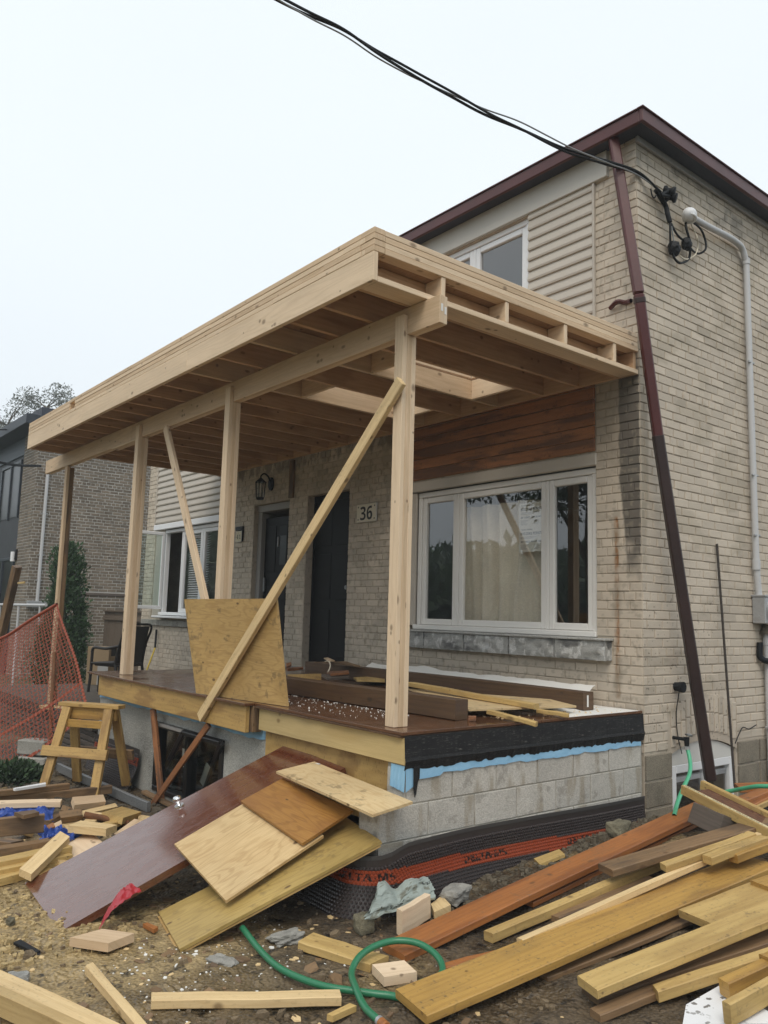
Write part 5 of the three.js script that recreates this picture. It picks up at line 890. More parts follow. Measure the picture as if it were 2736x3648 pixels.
  const P = (u, v) => { const tl = at(zQ(340, 405), 'x', .17), tr = at(zQ(930, 370), 'x', .16), bl = at(zQ(150, 860), 'x', .27), br = at(zQ(960, 620), 'x', .24), c = tl.clone().lerp(tr, u).lerp(bl.clone().lerp(br, u), v), dip = -.06 * Math.exp(-Math.pow((u - .35) / .12, 2)) * (1 - v) - .03; return c.add(V(.04 * (fbm(u * 6 + 2, v * 5 + 3, 4096, 4096, 3, 541) - .5) + .03 * Math.sin(v * 3), dip + .03 * (fbm(u * 8, v * 8 + 9, 4096, 4096, 3, 542) - .5), 0)); };
  const mk = (off) => { const s = new Soup(), n = 26; for (let i = 0; i < n; i++) for (let j = 0; j < n; j++) { const q = (a, b) => P(a / n, b / n).add(V(-off, 0, -off * .6)); s.quad(q(i, j + 1), q(i + 1, j + 1), q(i + 1, j), q(i, j), [[i / n, 1 - (j + 1) / n], [(i + 1) / n, 1 - (j + 1) / n], [(i + 1) / n, 1 - j / n], [i / n, 1 - j / n]]); } return s.geo(); };
  const sm1 = std({ map: tex(512, 512, (u, v) => { const d = sm(.55, .7, fbm(u * 9, v * 9, 9, 9, 5, 543)), pr = (v > .15 && v < .42 && u > .12 && u < .5 && vn(Math.floor(u * 60), Math.floor(v * 26), 60, 26, 544) > .55 && Math.floor(v * 26) % 2) || (v > .74 && v < .92 && u > .84 && vn(Math.floor(u * 80), Math.floor(v * 30), 80, 30, 545) > .5); let c = mixc([.30, .345, .315], [.13, .125, .09], .8 * d); return pr ? [.03, .035, .035] : c; }), roughness: .6, side: THREE.DoubleSide });
  part(sk, 'front', mk(0), sm1); part(sk, 'back', mk(.03), sm1);
}

// ---------- lumber: left pile ----------
{
  const B = (label, p0, p1, h0, h1, w, t, m, o) => bd('lumber_board', label, 'board', p0, p1, h0, h1, w, t, m, o), Q = (label, px, h, t, m, o) => qs('wood_offcut', label, 'offcut', px.map((p) => zN(...p)), h, t, m, o);
  B('long weathered brown board lying behind the sawhorse pile', zN(0, 350), zN(745, 272), .15, .14, .06, .05, M.weathered, { ext: [.6, 0] });
  Q('white painted strip beside the sawhorse leg', [[140, 318], [480, 258], [485, 275], [160, 325]], .17, .02, M.white);
  B('long dark weathered board with a raised pointed end', zN(25, 400), zN(1195, 296), .10, .14, .07, .07, M.weathered, { ext: [.5, 0] });
  B('pale two by four above the blue tarpaulin', zN(5, 482), zN(640, 462), .17, .17, .10, .045, M.spruce, { ext: [.4, 0] });
  Q('pale clean offcut right of the blue tarpaulin', [[765, 412], [1090, 386], [1118, 460], [790, 496]], .12, .045, M.spruce2);
  Q('pale narrow stick beside the mossy square offcut', [[870, 555], [1215, 476], [1245, 512], [885, 596]], .10, .035, M.pale);
  Q('thick mossy ochre offcut near the steel channel', [[1080, 576], [1285, 512], [1495, 570], [1300, 632]], .11, .05, M.yellow);
  Q('dark brown stub with a burnt top behind the pale offcuts', [[622, 565], [855, 535], [868, 650], [650, 680]], [.20, .20, .10, .10], .06, M.weathered);
  Q('pale two by six offcut on top of the heap', [[720, 712], [850, 660], [1237, 706], [1120, 748]], .17, .05, M.pale);
  Q('pale offcut end tucked under the two by six offcut', [[655, 692], [800, 664], [930, 705], [712, 752]], .11, .035, M.pale);
  Q('pale board square with a round knot beside the leaning door', [[668, 912], [955, 772], [1090, 897], [772, 1070]], [.06, .10, .08, .045], .035, M.spruce);
  Q('cracked pale two by six lying aslant on the heap', [[205, 1168], [635, 772], [737, 830], [330, 1226]], [.10, .17, .16, .09], .045, M.pale);
  Q('upright splintered stub beside the knotted board square', [[602, 962], [660, 932], [735, 1088], [625, 1142]], [.10, .10, .04, .04], .035, M.pale);
  Q('pale board end sticking out from under the leaning door', [[1200, 802], [1420, 642], [1505, 662], [1245, 814]], [.09, .12, .12, .09], .035, M.spruce2);
  Q('small whitish block at the upper edge of the leaning door', [[1457, 630], [1470, 596], [1582, 615], [1545, 665]], .09, .04, M.pale);
  B('thick brown timber standing on edge over the blue tarpaulin', zN(0, 655), zN(482, 598), .26, .26, .05, .12, M.weathered, { ext: [.4, 0] });
  Q('brown chip board lying on the thick brown timber', [[150, 572], [360, 546], [415, 570], [250, 606]], .29, .025, M.weathered);
  B('brown stained stud low beside the blue tarpaulin', zN(0, 962), zN(470, 880), .13, .13, .08, .05, M.weathered, { ext: [.4, .1] });
  B('yellow waney stud with a ridged top, highest of the three yellow studs', zN(0, 1088), zN(600, 965), .115, .115, .11, .06, M.yellow, { ext: [.4, .1] });
  B('yellow waney stud lying between two other yellow studs', zN(0, 1186), zN(620, 1052), .075, .075, .07, .06, M.yellow, { ext: [.4, .1] });
  B('yellow waney stud lying on the sand, lowest of the three yellow studs', zN(0, 1276), zN(590, 1122), .045, .045, .09, .05, M.yellow, { ext: [.4, .1] });
  Q('dusty tan offcut under the cracked pale two by six', [[395, 1228], [520, 1152], [572, 1178], [438, 1252]], .05, .03, M.yellow);
  Q('brown wedge shaped offcut near the blue tarpaulin', [[482, 720], [560, 680], [582, 720], [490, 760]], .12, .04, M.planks);
  const BL = ['grey brown sawn block beside the brown stained stud', 'yellow sawn block in front of the brown stained stud', 'dark sawn block next to the burnt topped stub', 'clean spruce block below the burnt topped stub', 'pale sawn block behind the rusty pipe', 'yellow sawn block in front of the rusty pipe', 'dark sawn block beside the knotted board square', 'clean spruce block behind the knotted board square', 'pale sawn block under the cracked two by six', 'yellow sawn block beneath the pale two by four', 'dark sawn block between tarpaulin and burnt topped stub', 'clean spruce block behind the narrow pale stick', 'pale sawn block under the thick brown timber', 'yellow sawn block poking out behind the thick brown timber'];
  [[100, 900], [300, 940], [560, 640], [600, 730], [980, 650], [1180, 700], [640, 880], [880, 850], [520, 1030], [330, 530], [700, 560], [1010, 480], [250, 780], [60, 600]].forEach(([x, y], i) => { const r = rng(900 + i), o = solo('sawn_block', BL[i], 'wood block', boardGeo(rr(.10, .2, r), .089, .04, 900 + i, .002, 3), [i ? M.pale : M.weathered, M.yellow, M.weathered, M.spruce2][i % 4], 'half buried blocks in the offcut heap'); o.position.copy(atG(zN(x, y), rr(.02, .07, r))); o.rotation.set(rr(-.3, .3, r), r() * 6, rr(-.3, .3, r)); });
  const pa = atG(zN(890, 600), .10), pb = atG(zN(1355, 692), .06); solo('rusty_pipe', 'dark brown rusty pipe lying between the pale offcuts', 'pipe', cylBetween(pa, pb, .025, 14), M.rust);
  bd('steel_channel', 'grey galvanised steel channel lying past the sawhorse legs', 'steel channel', zN(600, 58), zN(1555, 470), .09, .09, .035, .085, M.steel);
  bd('old_board', 'dark rotten board end in the dirt beside the window prop', 'board', zN(1490, 345), zN(1659, 425), .04, .04, .06, .03, M.weathered, { ext: [0, .3] });
  // blue tarpaulin in two crumpled lobes
  const tarp = (label, c, h, seed) => { const n = 30, s = new Soup(), q = c.map((p, i) => atG(zN(...p), h[i])); const P = (i, j) => { const u = i / n, v = j / n, p = q[0].clone().lerp(q[1], u).lerp(q[3].clone().lerp(q[2], u), v); p.y += .11 * (Math.abs(fbm(u * 7 + seed, v * 7 + seed, 4096, 4096, 4, seed) - .5) * 2 - .25); p.x += .08 * (fbm(u * 4 + 9, v * 4 + seed, 4096, 4096, 3, seed + 1) - .5); p.z += .08 * (fbm(u * 4 + seed, v * 4 + 7, 4096, 4096, 3, seed + 2) - .5); return p; }; for (let i = 0; i < n; i++) for (let j = 0; j < n; j++) s.quad(P(i, j + 1), P(i + 1, j + 1), P(i + 1, j), P(i, j), [[i / n, j / n], [(i + 1) / n, j / n], [(i + 1) / n, (j + 1) / n], [i / n, (j + 1) / n]]); return solo('blue_tarpaulin', label, 'tarpaulin', s.geo(), M.tarp); };
  tarp('crumpled blue tarpaulin under the pale two by four', [[-200, 520], [560, 500], [560, 650], [-200, 640]], [.14, .13, .06, .10], 551);
  tarp('crumpled blue tarpaulin spilling out beside the cracked two by six', [[390, 730], [900, 780], [740, 850], [440, 880]], [.14, .08, .10, .12], 557);
}
// ---------- sawhorse ----------
{
  const s = thing('sawhorse', 'wooden sawhorse standing on the rubble in front of the orange mesh', 'sawhorse', [-4.17, -1.0, 2.92]); s.rotation.y = 35.3 * Math.PI / 180; s.scale.y = .95;
  const st = (nm, a, b, w, t, up, m = M.ochre) => part(s, nm, stickGeo(V(...a), V(...b), w, t, V(...up)), m);
  st('top_board', [-.33, .80, 0], [.34, .80, 0], .12, .038, [0, 1, 0], M.rimWet); st('beam', [-.28, .72, 0], [.29, .72, 0], .038, .12, [0, 1, 0]); st('lower_beam', [-.26, .62, .055], [.27, .62, .055], .035, .075, [0, 1, 0]);
  for (const sx of [-1, 1]) for (const sz of [-1, 1]) st('leg', [sx * .23, .775, sz * .045], [sx * .28, -.02, sz * .26], .089, .038, [0, .25, sz], M.rimWet);
  st('cross_rail', [-.36, .36, .20], [.35, .36, .20], .10, .036, [0, .25, 1], M.rimWet); st('cross_rail', [-.35, .30, -.215], [.36, .30, -.215], .10, .036, [0, .25, -1], M.weathered);
}
// ---------- basement window and leaning sash ----------
{
  const w = thing('basement_window_frame', 'black framed basement window set in the pargeted porch wall', 'window', [-3.085, -.695, 2.38]);
  for (const [a, b, c, d] of [[-.69, .69, .27, .32], [-.69, .69, -.32, -.27], [-.69, -.62, -.27, .27], [.62, .69, -.27, .27], [-.03, .03, -.27, .27]]) part(w, 'frame', bx(a, b, c, d, -.06, .05, .006), M.blackGloss);
  part(w, 'top_ledge', bx(-.69, .69, .295, .325, .05, .09, .004), M.greyTrim);
  for (const x of [-.325, .325]) part(w, 'pane', new THREE.PlaneGeometry(.585, .535), M.glassDull, [x, 0, 0]);
  part(w, 'sticker', box(.05, .16, .002, .0005), M.paper, [-.12, .06, .012]);
  const A = at(zA(1085, 1010), 'z', 2.52), Bq = at(zA(1308, 1072), 'z', 2.50), Cq = atG(zA(1205, 1350), .02), Dq = atG(zA(945, 1290), .02);
  const l = thing('leaning_sash', 'black window sash with a white label leaning below the porch deck', 'window sash', [0, 0, 0]), n = Bq.clone().sub(A).cross(Dq.clone().sub(A)).normalize(); if (n.z < 0) n.negate();
  for (const [p, q] of [[A, Bq], [Bq, Cq], [Cq, Dq], [Dq, A]]) part(l, 'sash_bar', stickGeo(p, q, .045, .04, n, 'm', .006), M.blackGloss);
  const g = new Soup(), off = n.clone().multiplyScalar(.004), k = [A, Bq, Cq, Dq].map((p) => p.clone().add(off)); g.quad(k[3], k[2], k[1], k[0], [[0, 0], [1, 0], [1, 1], [0, 1]]); part(l, 'pane', g.geo(), M.glassDull);
  const t = k[1].clone().lerp(k[2], .38).lerp(k[3], .08), u2 = k[1].clone().lerp(k[2], .85).lerp(k[3], .08); part(l, 'label', stickGeo(t.add(n.clone().multiplyScalar(.006)), u2.add(n.clone().multiplyScalar(.006)), .06, .002, n, 'm', .0005), M.paper);
  const sill = thing('rusty_channel', 'rusty curved metal strip at the foot of the window well', 'metal strip', [0, 0, 0]); part(sill, 'strip', tube([atG(zA(1000, 1330), .10), atG(zA(1090, 1350), .06), atG(zA(1150, 1370), .03)], .02, 20, 6), M.rubber);
}
// ---------- orange mesh fence ----------
{
  const TR = at(zA(342, 258), 'z', 2.50), BR = at(zA(530, 893), 'z', 2.66), TL = at(zA(-320, 545), 'z', 3.3), BL = at(zA(-320, 1400), 'z', 3.6);
  const S = (u, v) => { const p = TL.clone().lerp(TR, u).lerp(BL.clone().lerp(BR, u), v), b = Math.sin(u * Math.PI) * Math.sin(v * Math.PI * .5); p.y -= .10 * Math.sin(u * Math.PI) * (1 - v) + .25 * Math.sin(u * Math.PI) * v; p.z += .10 * Math.sin(u * 9 + v * 3) * (1 - u) + .22 * b; p.x += .05 * Math.sin(v * 7 + u * 4); return p; };
  const f = thing('safety_mesh', 'orange plastic safety netting draped from the thin post to the rubble', 'netting'), nu = 54, nv = 33, gs = [];
  const flat = (pts, w, t) => { const s = new Soup(); for (let i = 0; i < pts.length - 1; i++) { const a = pts[i], b = pts[i + 1], d = b.clone().sub(a).normalize(), n = V(.62, .1, .78), q = d.clone().cross(n).normalize().multiplyScalar(w), z = n.clone().multiplyScalar(t); s.quad(a.clone().sub(q).add(z), b.clone().sub(q).add(z), b.clone().add(q).add(z), a.clone().add(q).add(z), [[0, 0], [1, 0], [1, 1], [0, 1]]); s.quad(a.clone().add(q).sub(z), b.clone().add(q).sub(z), b.clone().sub(q).sub(z), a.clone().sub(q).sub(z), [[0, 0], [1, 0], [1, 1], [0, 1]]); } return s.geo(); };
  for (let i = 0; i <= nu; i++) { const P = []; for (let j = 0; j <= nv * 2; j++) P.push(S((i + (j % 2 ? .22 : -.22) * (i % 2 ? 1 : -1)) / nu, j / (nv * 2))); gs.push(flat(P, i === nu || i === 0 ? .012 : .0036, .0015)); }
  for (let j = 0; j <= nv; j++) { const P = []; for (let i = 0; i <= nu * 2; i++) P.push(S(i / (nu * 2), (j + (i % 2 ? .16 : -.16)) / nv)); gs.push(flat(P, j === 0 || j === 25 || j === nv ? .016 : .0034, .0015)); }
  part(f, 'net', merge(gs), M.meshOrange).userData.kind = 'stuff';
  const hem = []; for (let i = 0; i <= 40; i++) hem.push(S(i / 40, 0).add(V(0, .01, 0))); part(f, 'gathered_edge', tube(hem, .022, 80, 6), M.meshOrange);
  solo('metal_stake', 'thin rusty steel stake holding up the orange netting', 'stake', cylBetween(at(zA(322, 540), 'z', 2.74), at(zA(283, 1290), 'z', 2.95), .022, 10), M.rust);
  placeStick(solo('old_post', 'dark rotten leaning fence post behind the orange netting', 'post', boardGeo(1.7, .11, .11, 77, .01, 8), M.weathered), at(zL(160, 635), 'z', 2.3), at(zL(-40, 1500), 'z', 2.3), V(.5, .2, 1));
  placeStick(solo('nailed_slat', 'splintered slat nailed across the dark rotten post', 'slat', boardGeo(.42, .03, .012, 78), M.yellow), at(zL(135, 770), 'z', 2.37), at(zL(290, 757), 'z', 2.4), V(0, 0, 1));
  for (const [x, y, l, h] of [[215, 1095, 'pale concrete slab piece under the hem of the orange netting', .30], [220, 1180, 'concrete block with a pale top under the orange netting', .20]]) { const p = at(zA(x, y), 'z', 3.0); const o = solo('concrete_piece', l, 'concrete piece', box(.34, h * .5, .2, .01), M.concrete); o.position.copy(p); o.rotation.y = .6; }
}
// ---------- the neighbours' porch side: slab, chair, box, broom ----------
{
  const np = thing('neighbour_porch', 'low concrete porch of the adjoining house with grey horizontal slats', 'porch', [0, 0, 0]);
  part(np, 'slab', bx(-10.1, -5.42, -.68, -.57, .06, 2.45), mineral(611, [.075, .062, .048], .8, 6, .9)); part(np, 'base', bx(-10.05, -5.45, -1.3, -.681, .07, 2.38), M.blockDirty);
  for (let i = 0; i < 5; i++) part(np, 'slat', bx(-10.06, -5.44, -1.0 + i * .066, -.95 + i * .066, 2.385, 2.41, .003), M.greyWood);
  const c = thing('patio_chair', 'dark brown woven patio chair with curved arms beside the porch deck', 'chair', [-8.5, -.57, 1.0]); c.rotation.y = -1.2;
  const wick = std({ map: tex(256, 256, (u, v) => { const a = Math.sin(u * 2 * Math.PI * 16), b = Math.sin(v * 2 * Math.PI * 32 + (a > 0 ? Math.PI : 0)); const k = .5 + .5 * b; return [.018 + .035 * k, .014 + .026 * k, .012 + .021 * k]; }), roughness: .5, bumpMap: tex(256, 256, (u, v) => { const a = Math.sin(u * 2 * Math.PI * 16), b = Math.sin(v * 2 * Math.PI * 32 + (a > 0 ? Math.PI : 0)); return .5 + .5 * b; }, false), bumpScale: .004 });
  const dk = std({ color: lin(.020, .016, .014), roughness: .45 });
  part(c, 'seat', box(.52, .06, .50, .02), wick, [0, .42, 0]);
  const bk = new THREE.PlaneGeometry(.54, .56, 12, 12), bp = bk.attributes.position; for (let i = 0; i < bp.count; i++) { const y = bp.getY(i) + .28, x = bp.getX(i); bp.setXYZ(i, x * (1 - .08 * y), .44 + y, -.24 - .16 * y - .12 * y * y + .09 * x * x * 3); } bk.computeVertexNormals(); part(c, 'backrest', bk, std({ ...wickOpts(wick), side: THREE.DoubleSide }));
  part(c, 'back_rim', tube([[-.27, .44, -.22], [-.26, .72, -.28], [-.24, 1.0, -.40], [0, 1.03, -.44], [.24, 1.0, -.40], [.26, .72, -.28], [.27, .44, -.22]], .018, 50, 8), dk);
  for (const s of [-1, 1]) { part(c, 'arm', tube([[s * .27, .70, -.28], [s * .30, .66, -.05], [s * .30, .66, .22], [s * .28, .60, .28]], .022, 30, 8), dk); part(c, 'lower_arm', tube([[s * .28, .45, -.22], [s * .29, .43, .25]], .02, 10, 8), dk); part(c, 'leg', tube([[s * .28, .62, .27], [s * .28, .2, .28], [s * .29, 0, .29]], .022, 20, 8), dk); part(c, 'leg', tube([[s * .26, .44, -.22], [s * .27, 0, -.30]], .022, 12, 8), dk); }
  const bxm = solo('cardboard_box', 'printed cardboard box standing behind the patio chair', 'box', box(.45, .62, .35, .006), std({ map: tex(256, 256, (u, v) => (v > .72 && v < .84 && u > .2 && u < .7 ? [.03, .03, .03] : u > .25 && u < .8 && v > .15 && v < .62 ? [.34, .34, .33] : [.26, .19, .11])), roughness: .9 })); bxm.position.set(-9.75, -.26, .75); bxm.rotation.y = .5;
  const br = thing('broom', 'yellow handled broom leaning on the painted brick below the left window', 'broom', [-9.0, -.57, .35]); part(br, 'handle', cylBetween(V(0, .12, .03), V(-.30, .62, -.27), .014, 10), M.yellowPaint); part(br, 'grip', cylBetween(V(-.30, .62, -.27), V(-.38, .92, -.31), .018, 10), M.rubber); part(br, 'bristles', cyl(.03, .11, .16, 12).scale(1, 1, .45), M.ochre, [.01, .08, .03]);
  const ww = solo('window_ledge_board', 'white loose board on the sill of the left window', 'board', bx(-9.36, -8.0, .556, .59, -.02, .16, .006), M.white);
}
function wickOpts(m) { return { map: m.map, roughness: m.roughness, bumpMap: m.bumpMap, bumpScale: m.bumpScale }; }

// ---------- background: neighbouring house, fence, trees ----------
{
  const X = -16.4, Z = .26, n = thing('neighbour_house', 'dark brown brick house with pale mortar and black front beyond the fence', 'house');
  const mort = mineral(601, [.48, .465, .43], .3, 6, .95, .002);
  part(n, 'side_wall', bx(X - .25, X, -1.2, 5.0, -9, Z - .001), mort); part(n, 'front_wall', bx(X - 1.22, X - .252, -1.2, 5.0, Z - .25, Z - .002), mort);
  part(n, 'front_panel', bx(X - 7, X - 1.222, -1.2, 5.0, Z - .25, Z - .06), std({ map: speck(602, [.030, .033, .038], .6, 6), roughness: .6 })); part(n, 'back_wall', bx(X - 7, X - .252, -1.2, 5, -9, -8.8), mort); part(n, 'far_wall', bx(X - 7, X - 6.8, -1.2, 5, -8.79, Z - .26), mort);
  const bmat = std({ map: speck(603, [.185, .150, .112], .5, 10), vertexColors: true, roughness: .9, bumpMap: brickBump, bumpScale: .003 });
  const tone = (y, u, r) => .75 + .5 * r(), sd = layBricks({ u0: -9, u1: Z, v0: -1.1, v1: 4.98, base: -1.1, seed: 8, tone, joint: .016, depth: .007, holes: [[-9, -.25, .985, 1.06]] });
  addBricks(n, sd, (z, y, d) => V(X + d, y, z), (z, y) => [z, y], bmat, (q) => q.a > -1.72 && q.c > 1.1 && q.c < 3.6);
  const fr = layBricks({ u0: X - 1.22, u1: X + .006, v0: -1.1, v1: 4.98, base: -1.1, seed: 9, tone, joint: .016, depth: .007 });
  addBricks(n, fr, (x, y, d) => V(x, y, Z + d), (x, y) => [x, y], bmat);
  part(n, 'brick_ledge', bx(X, X + .03, .985, 1.055, -9, -.25, .006), M.greyWood);
  part(n, 'eaves', bx(X - 7.3, X + .32, 4.98, 5.22, -9.3, Z + .42, .01), std({ color: lin(.018, .024, .034), roughness: .5 })); part(n, 'roof', bx(X - 7, X, 5.22, 5.5, -9, Z), M.soffit);
  const wf = std({ color: lin(.025, .032, .042), roughness: .4 });
  for (const [x0, x1, y0, y1] of [[X - 3.4, X - 1.5, 2.9, 4.4], [X - 3.6, X - 1.5, -1.0, 1.9]]) { const w = part(n, 'window', bx(x0, x1, y1 - .08, y1, Z - .06, Z - .01, .006), wf); for (const q of [[x0, x0 + .08, y0, y1 - .081], [x1 - .08, x1, y0, y1 - .081], [(x0 + x1) / 2 - .04, (x0 + x1) / 2 + .04, y0, y1 - .081]]) part(w, 'frame', bx(q[0], q[1], q[2], q[3], Z - .06, Z - .01, .006), wf); part(w, 'pane', new THREE.PlaneGeometry(x1 - x0 - .1, y1 - y0 - .1), M.blackGloss, [(x0 + x1) / 2, (y0 + y1) / 2, Z - .045]); }
  part(n, 'fascia_panel', bx(X - 7, X - 1.3, 4.5, 4.96, Z - .05, Z - .02, .006), std({ color: lin(.05, .065, .08), roughness: .5 }));
  const wl = thing('porch_lamp', 'small white cylinder lamp on the neighbouring brick pier', 'wall lamp', at(zL(128, 505), 'z', Z + .07).toArray()); part(wl, 'shade', cyl(.06, .06, .24, 16), M.white); part(wl, 'bracket', box(.09, .26, .05, .006), M.black, [.10, .05, -.04]);
  const dp = at(zL(445, 0), 'x', X + .06), dq = at(zL(365, 950), 'x', X + .06), d = thing('neighbour_pipe', 'pale service pipe running down the dark brick side wall', 'pipe', [0, 0, 0]);
  part(d, 'pipe', cylBetween(V(dp.x, 3.9, dp.z), V(dq.x, dq.y, dq.z), .04, 12), M.pvc); part(d, 'cap', new THREE.SphereGeometry(.06, 14, 10), M.pvc, [dp.x, 3.95, dp.z]); part(d, 'meter_box', box(.10, .16, .45, .01), M.galv, [dq.x, dq.y - .06, dq.z]);
  for (const y of [2.9, 1.9, 1.3]) part(d, 'clamp', box(.05, .03, .14, .004), M.galv, [dp.x, y, mix(dp.z, dq.z, (3.9 - y) / (3.9 - dq.y))]);
  const wcab = thing('far_cable', 'dark cable strung to the neighbouring brick house', 'cable', [0, 0, 0]); const e = at([145, 1660], 'x', X + .1), s0 = at([-60, 1632], 'z', 1.6); part(wcab, 'strand', tube([e, e.clone().lerp(s0, .5).add(V(0, -.06, 0)), s0], .03, 30, 6), M.rubber);
  const wc2 = thing('far_cable', 'dark cable crossing in front of the hazy tree', 'cable', [0, 0, 0]); part(wc2, 'strand', tube([at([-80, 1528], 'z', 1.2), at([40, 1530], 'z', .6), at([160, 1522], 'z', .0)].map((p) => p), .02, 20, 6), M.rubber);
  // board fence across the gap between the houses
  const f = thing('board_fence', 'grey brown vertical board fence between the two houses', 'fence', [0, 0, -1.6]); let i = 0; for (let x = X + .1; x < -10.3; x += .143) part(f, 'board', box(.138, 1.62 + rr(-.01, .01), .02, .003, 'wood'), M.oldFence, [x + .07, -.20, rr(-.004, .004)]);
  part(f, 'top_rail', bx(X + .1, -10.25, .60, .64, -.05, .06, .004, 'wood'), M.oldFence); part(f, 'rail', bx(X + .1, -10.25, .40, .50, .014, .05, .004, 'wood'), M.oldFence);
  const rl = thing('metal_railing', 'thin white metal railing behind the orange netting', 'railing', [0, 0, 0]), ra = at(zL(-40, 978), 'z', 1.0), rb = at(zL(455, 984), 'z', 1.0); part(rl, 'top_bar', cylBetween(ra, rb, .028, 10), M.pvc); for (const t of [.1, .5, .9]) { const p = ra.clone().lerp(rb, t); part(rl, 'upright', cylBetween(p, V(p.x, -1.05, p.z), .025, 10), M.pvc); }
}
// leaves as small two-triangle blades bent along the middle
function leafMass(n, seed, sample, size, m, droop = 0) {
  const r = rng(seed), P = [], N = [], U = [], C = [];
  for (let i = 0; i < n; i++) {
    const q = sample(r); if (!q) continue; const [c, out] = q, l = size * rr(.6, 1.4, r), w = l * rr(.35, .55, r), d = out.clone().multiplyScalar(.7).add(V(r() - .5, r() - .5 - droop, r() - .5)).normalize(), s = d.clone().cross(V(r() - .5, r() - .2, r() - .5)).normalize(), nn = s.clone().cross(d), t = rr(.65, 1.25, r), tip = d.clone().multiplyScalar(l).add(c), a = c.clone().addScaledVector(d, l * .45).addScaledVector(s, w * .5).addScaledVector(nn, w * .15), b = c.clone().addScaledVector(d, l * .45).addScaledVector(s, -w * .5).addScaledVector(nn, w * .15);
    for (const k of [c, a, tip, c, tip, b]) { P.push(k.x, k.y, k.z); N.push(nn.x, nn.y, nn.z); U.push(0, 0); C.push(t, t, t); }
  }
  const g = new THREE.BufferGeometry(); g.setAttribute('position', new THREE.Float32BufferAttribute(P, 3)); g.setAttribute('normal', new THREE.Float32BufferAttribute(N, 3)); g.setAttribute('uv', new THREE.Float32BufferAttribute(U, 2)); g.setAttribute('color', new THREE.Float32BufferAttribute(C, 3)); return g;
}
const leafMat = (r, g, b) => new THREE.MeshPhysicalMaterial({ color: lin(r, g, b), vertexColors: true, roughness: .8, transmission: .25, thickness: 0, side: THREE.DoubleSide });
{
  // columnar evergreen: sprays packed on a tapering column with lobes
  const c = thing('evergreen_shrub', 'tall narrow dark evergreen shrub in front of the brown brick wall', 'shrub', [-12.45, -1.02, .62]);
  part(c, 'trunk', cyl(.03, .06, 2.4, 10), M.bark, [0, 1.2, 0]);
  const lob = rng(31), lobes = []; for (let i = 0; i < 70; i++) lobes.push([lob() * 6.28, lob() * 2.7, .10 + .16 * lob()]);
  const R = (y) => .50 * Math.pow(Math.max(0, 1 - y / 3.08), .62) * (.75 + .25 * sm(0, .5, y));
  part(c, 'foliage', leafMass(15000, 32, (r) => { const [a, y, k] = lobes[Math.floor(r() * lobes.length)], rad = R(y) * (.82), cx = V(Math.cos(a) * rad, y + .1, Math.sin(a) * rad), q = V(r() - .5, r() - .5, r() - .5).normalize().multiplyScalar(k * (.4 + .6 * r())); q.y *= 1.6; const p = cx.add(q); if (r() < .3) { const b = r() * 6.28, yy = r() * 2.95, rr2 = R(yy) * (.7 + .35 * r()); p.set(Math.cos(b) * rr2, yy, Math.sin(b) * rr2); } return [p, V(p.x, .5, p.z).normalize()]; }, .075, leafMat(.040, .090, .030)), leafMat(.045, .105, .035)).userData.kind = 'stuff';
  const sh = thing('low_shrub', 'low dark green bush at the foot of the orange netting', 'bush', atG(zA(70, 1300), 0).toArray());
  part(sh, 'foliage', leafMass(2200, 34, (r) => { const q = V(r() - .5, r() * .5, r() - .5).normalize(), p = q.clone().multiplyScalar(.30 * Math.pow(r(), .4)); p.y = Math.abs(p.y) * .6; return [p, q]; }, .06, null), leafMat(.035, .075, .025)).userData.kind = 'stuff'; part(sh, 'stem', cyl(.01, .015, .2, 8), M.bark, [0, .08, 0]);
}
function tree(label, base, h, crowns, n, leaf, mat, seed, group) {
  const t = thing('deciduous_tree', label, 'tree', base.toArray(), group), r = rng(seed), gs = [], tips = [];
  const limb = (a, b, r0, r1) => { const m = a.clone().lerp(b, .5).add(V(rr(-.1, .1, r), rr(-.05, .1, r), rr(-.1, .1, r)).multiplyScalar(a.distanceTo(b) * .6)), c = new THREE.CatmullRomCurve3([a, m, b]), g = new THREE.TubeGeometry(c, 6, 1, 6), p = g.attributes.position; for (let i = 0; i <= 6; i++) { const o = c.getPointAt(i / 6), k = mix(r0, r1, i / 6); for (let j = 0; j <= 6; j++) { const x = i * 7 + j; p.setXYZ(x, o.x + (p.getX(x) - o.x) * k, o.y + (p.getY(x) - o.y) * k, o.z + (p.getZ(x) - o.z) * k); } } gs.push(g); return c; };
  const f = V(0, h * .45, 0); part(t, 'trunk', (() => { limb(V(0, -.3, 0), f, h * .022, h * .013); return merge(gs.splice(0)); })(), M.bark);
  for (const [cx, cy, cz, cr] of crowns) {
    const c = V(cx, cy, cz); limb(f, c, h * .012, h * .005);
    for (let i = 0; i < 9; i++) { const d = V(r() - .5, r() * .8 - .25, r() - .5).normalize(), e = c.clone().addScaledVector(d, cr * rr(.65, 1, r)); limb(c.clone().addScaledVector(d, .05), e, h * .005, h * .0015); for (let k = 0; k < 4; k++) { const e2 = e.clone().add(V(r() - .5, r() - .5, r() - .5).multiplyScalar(cr * .6)); limb(e.clone().lerp(c, .3 * r()), e2, h * .002, h * .0008); tips.push([e2, cr * .22]); } }
  }
  part(t, 'limbs', merge(gs), M.bark);
  part(t, 'crown', leafMass(n, seed + 1, (q) => { const [p, s] = tips[Math.floor(q() * tips.length)], o = V(q() - .5, q() - .5, q() - .5).multiplyScalar(2 * s); return [p.clone().add(o), o.clone().normalize()]; }, leaf, null), mat).userData.kind = 'stuff';
  return t;
}
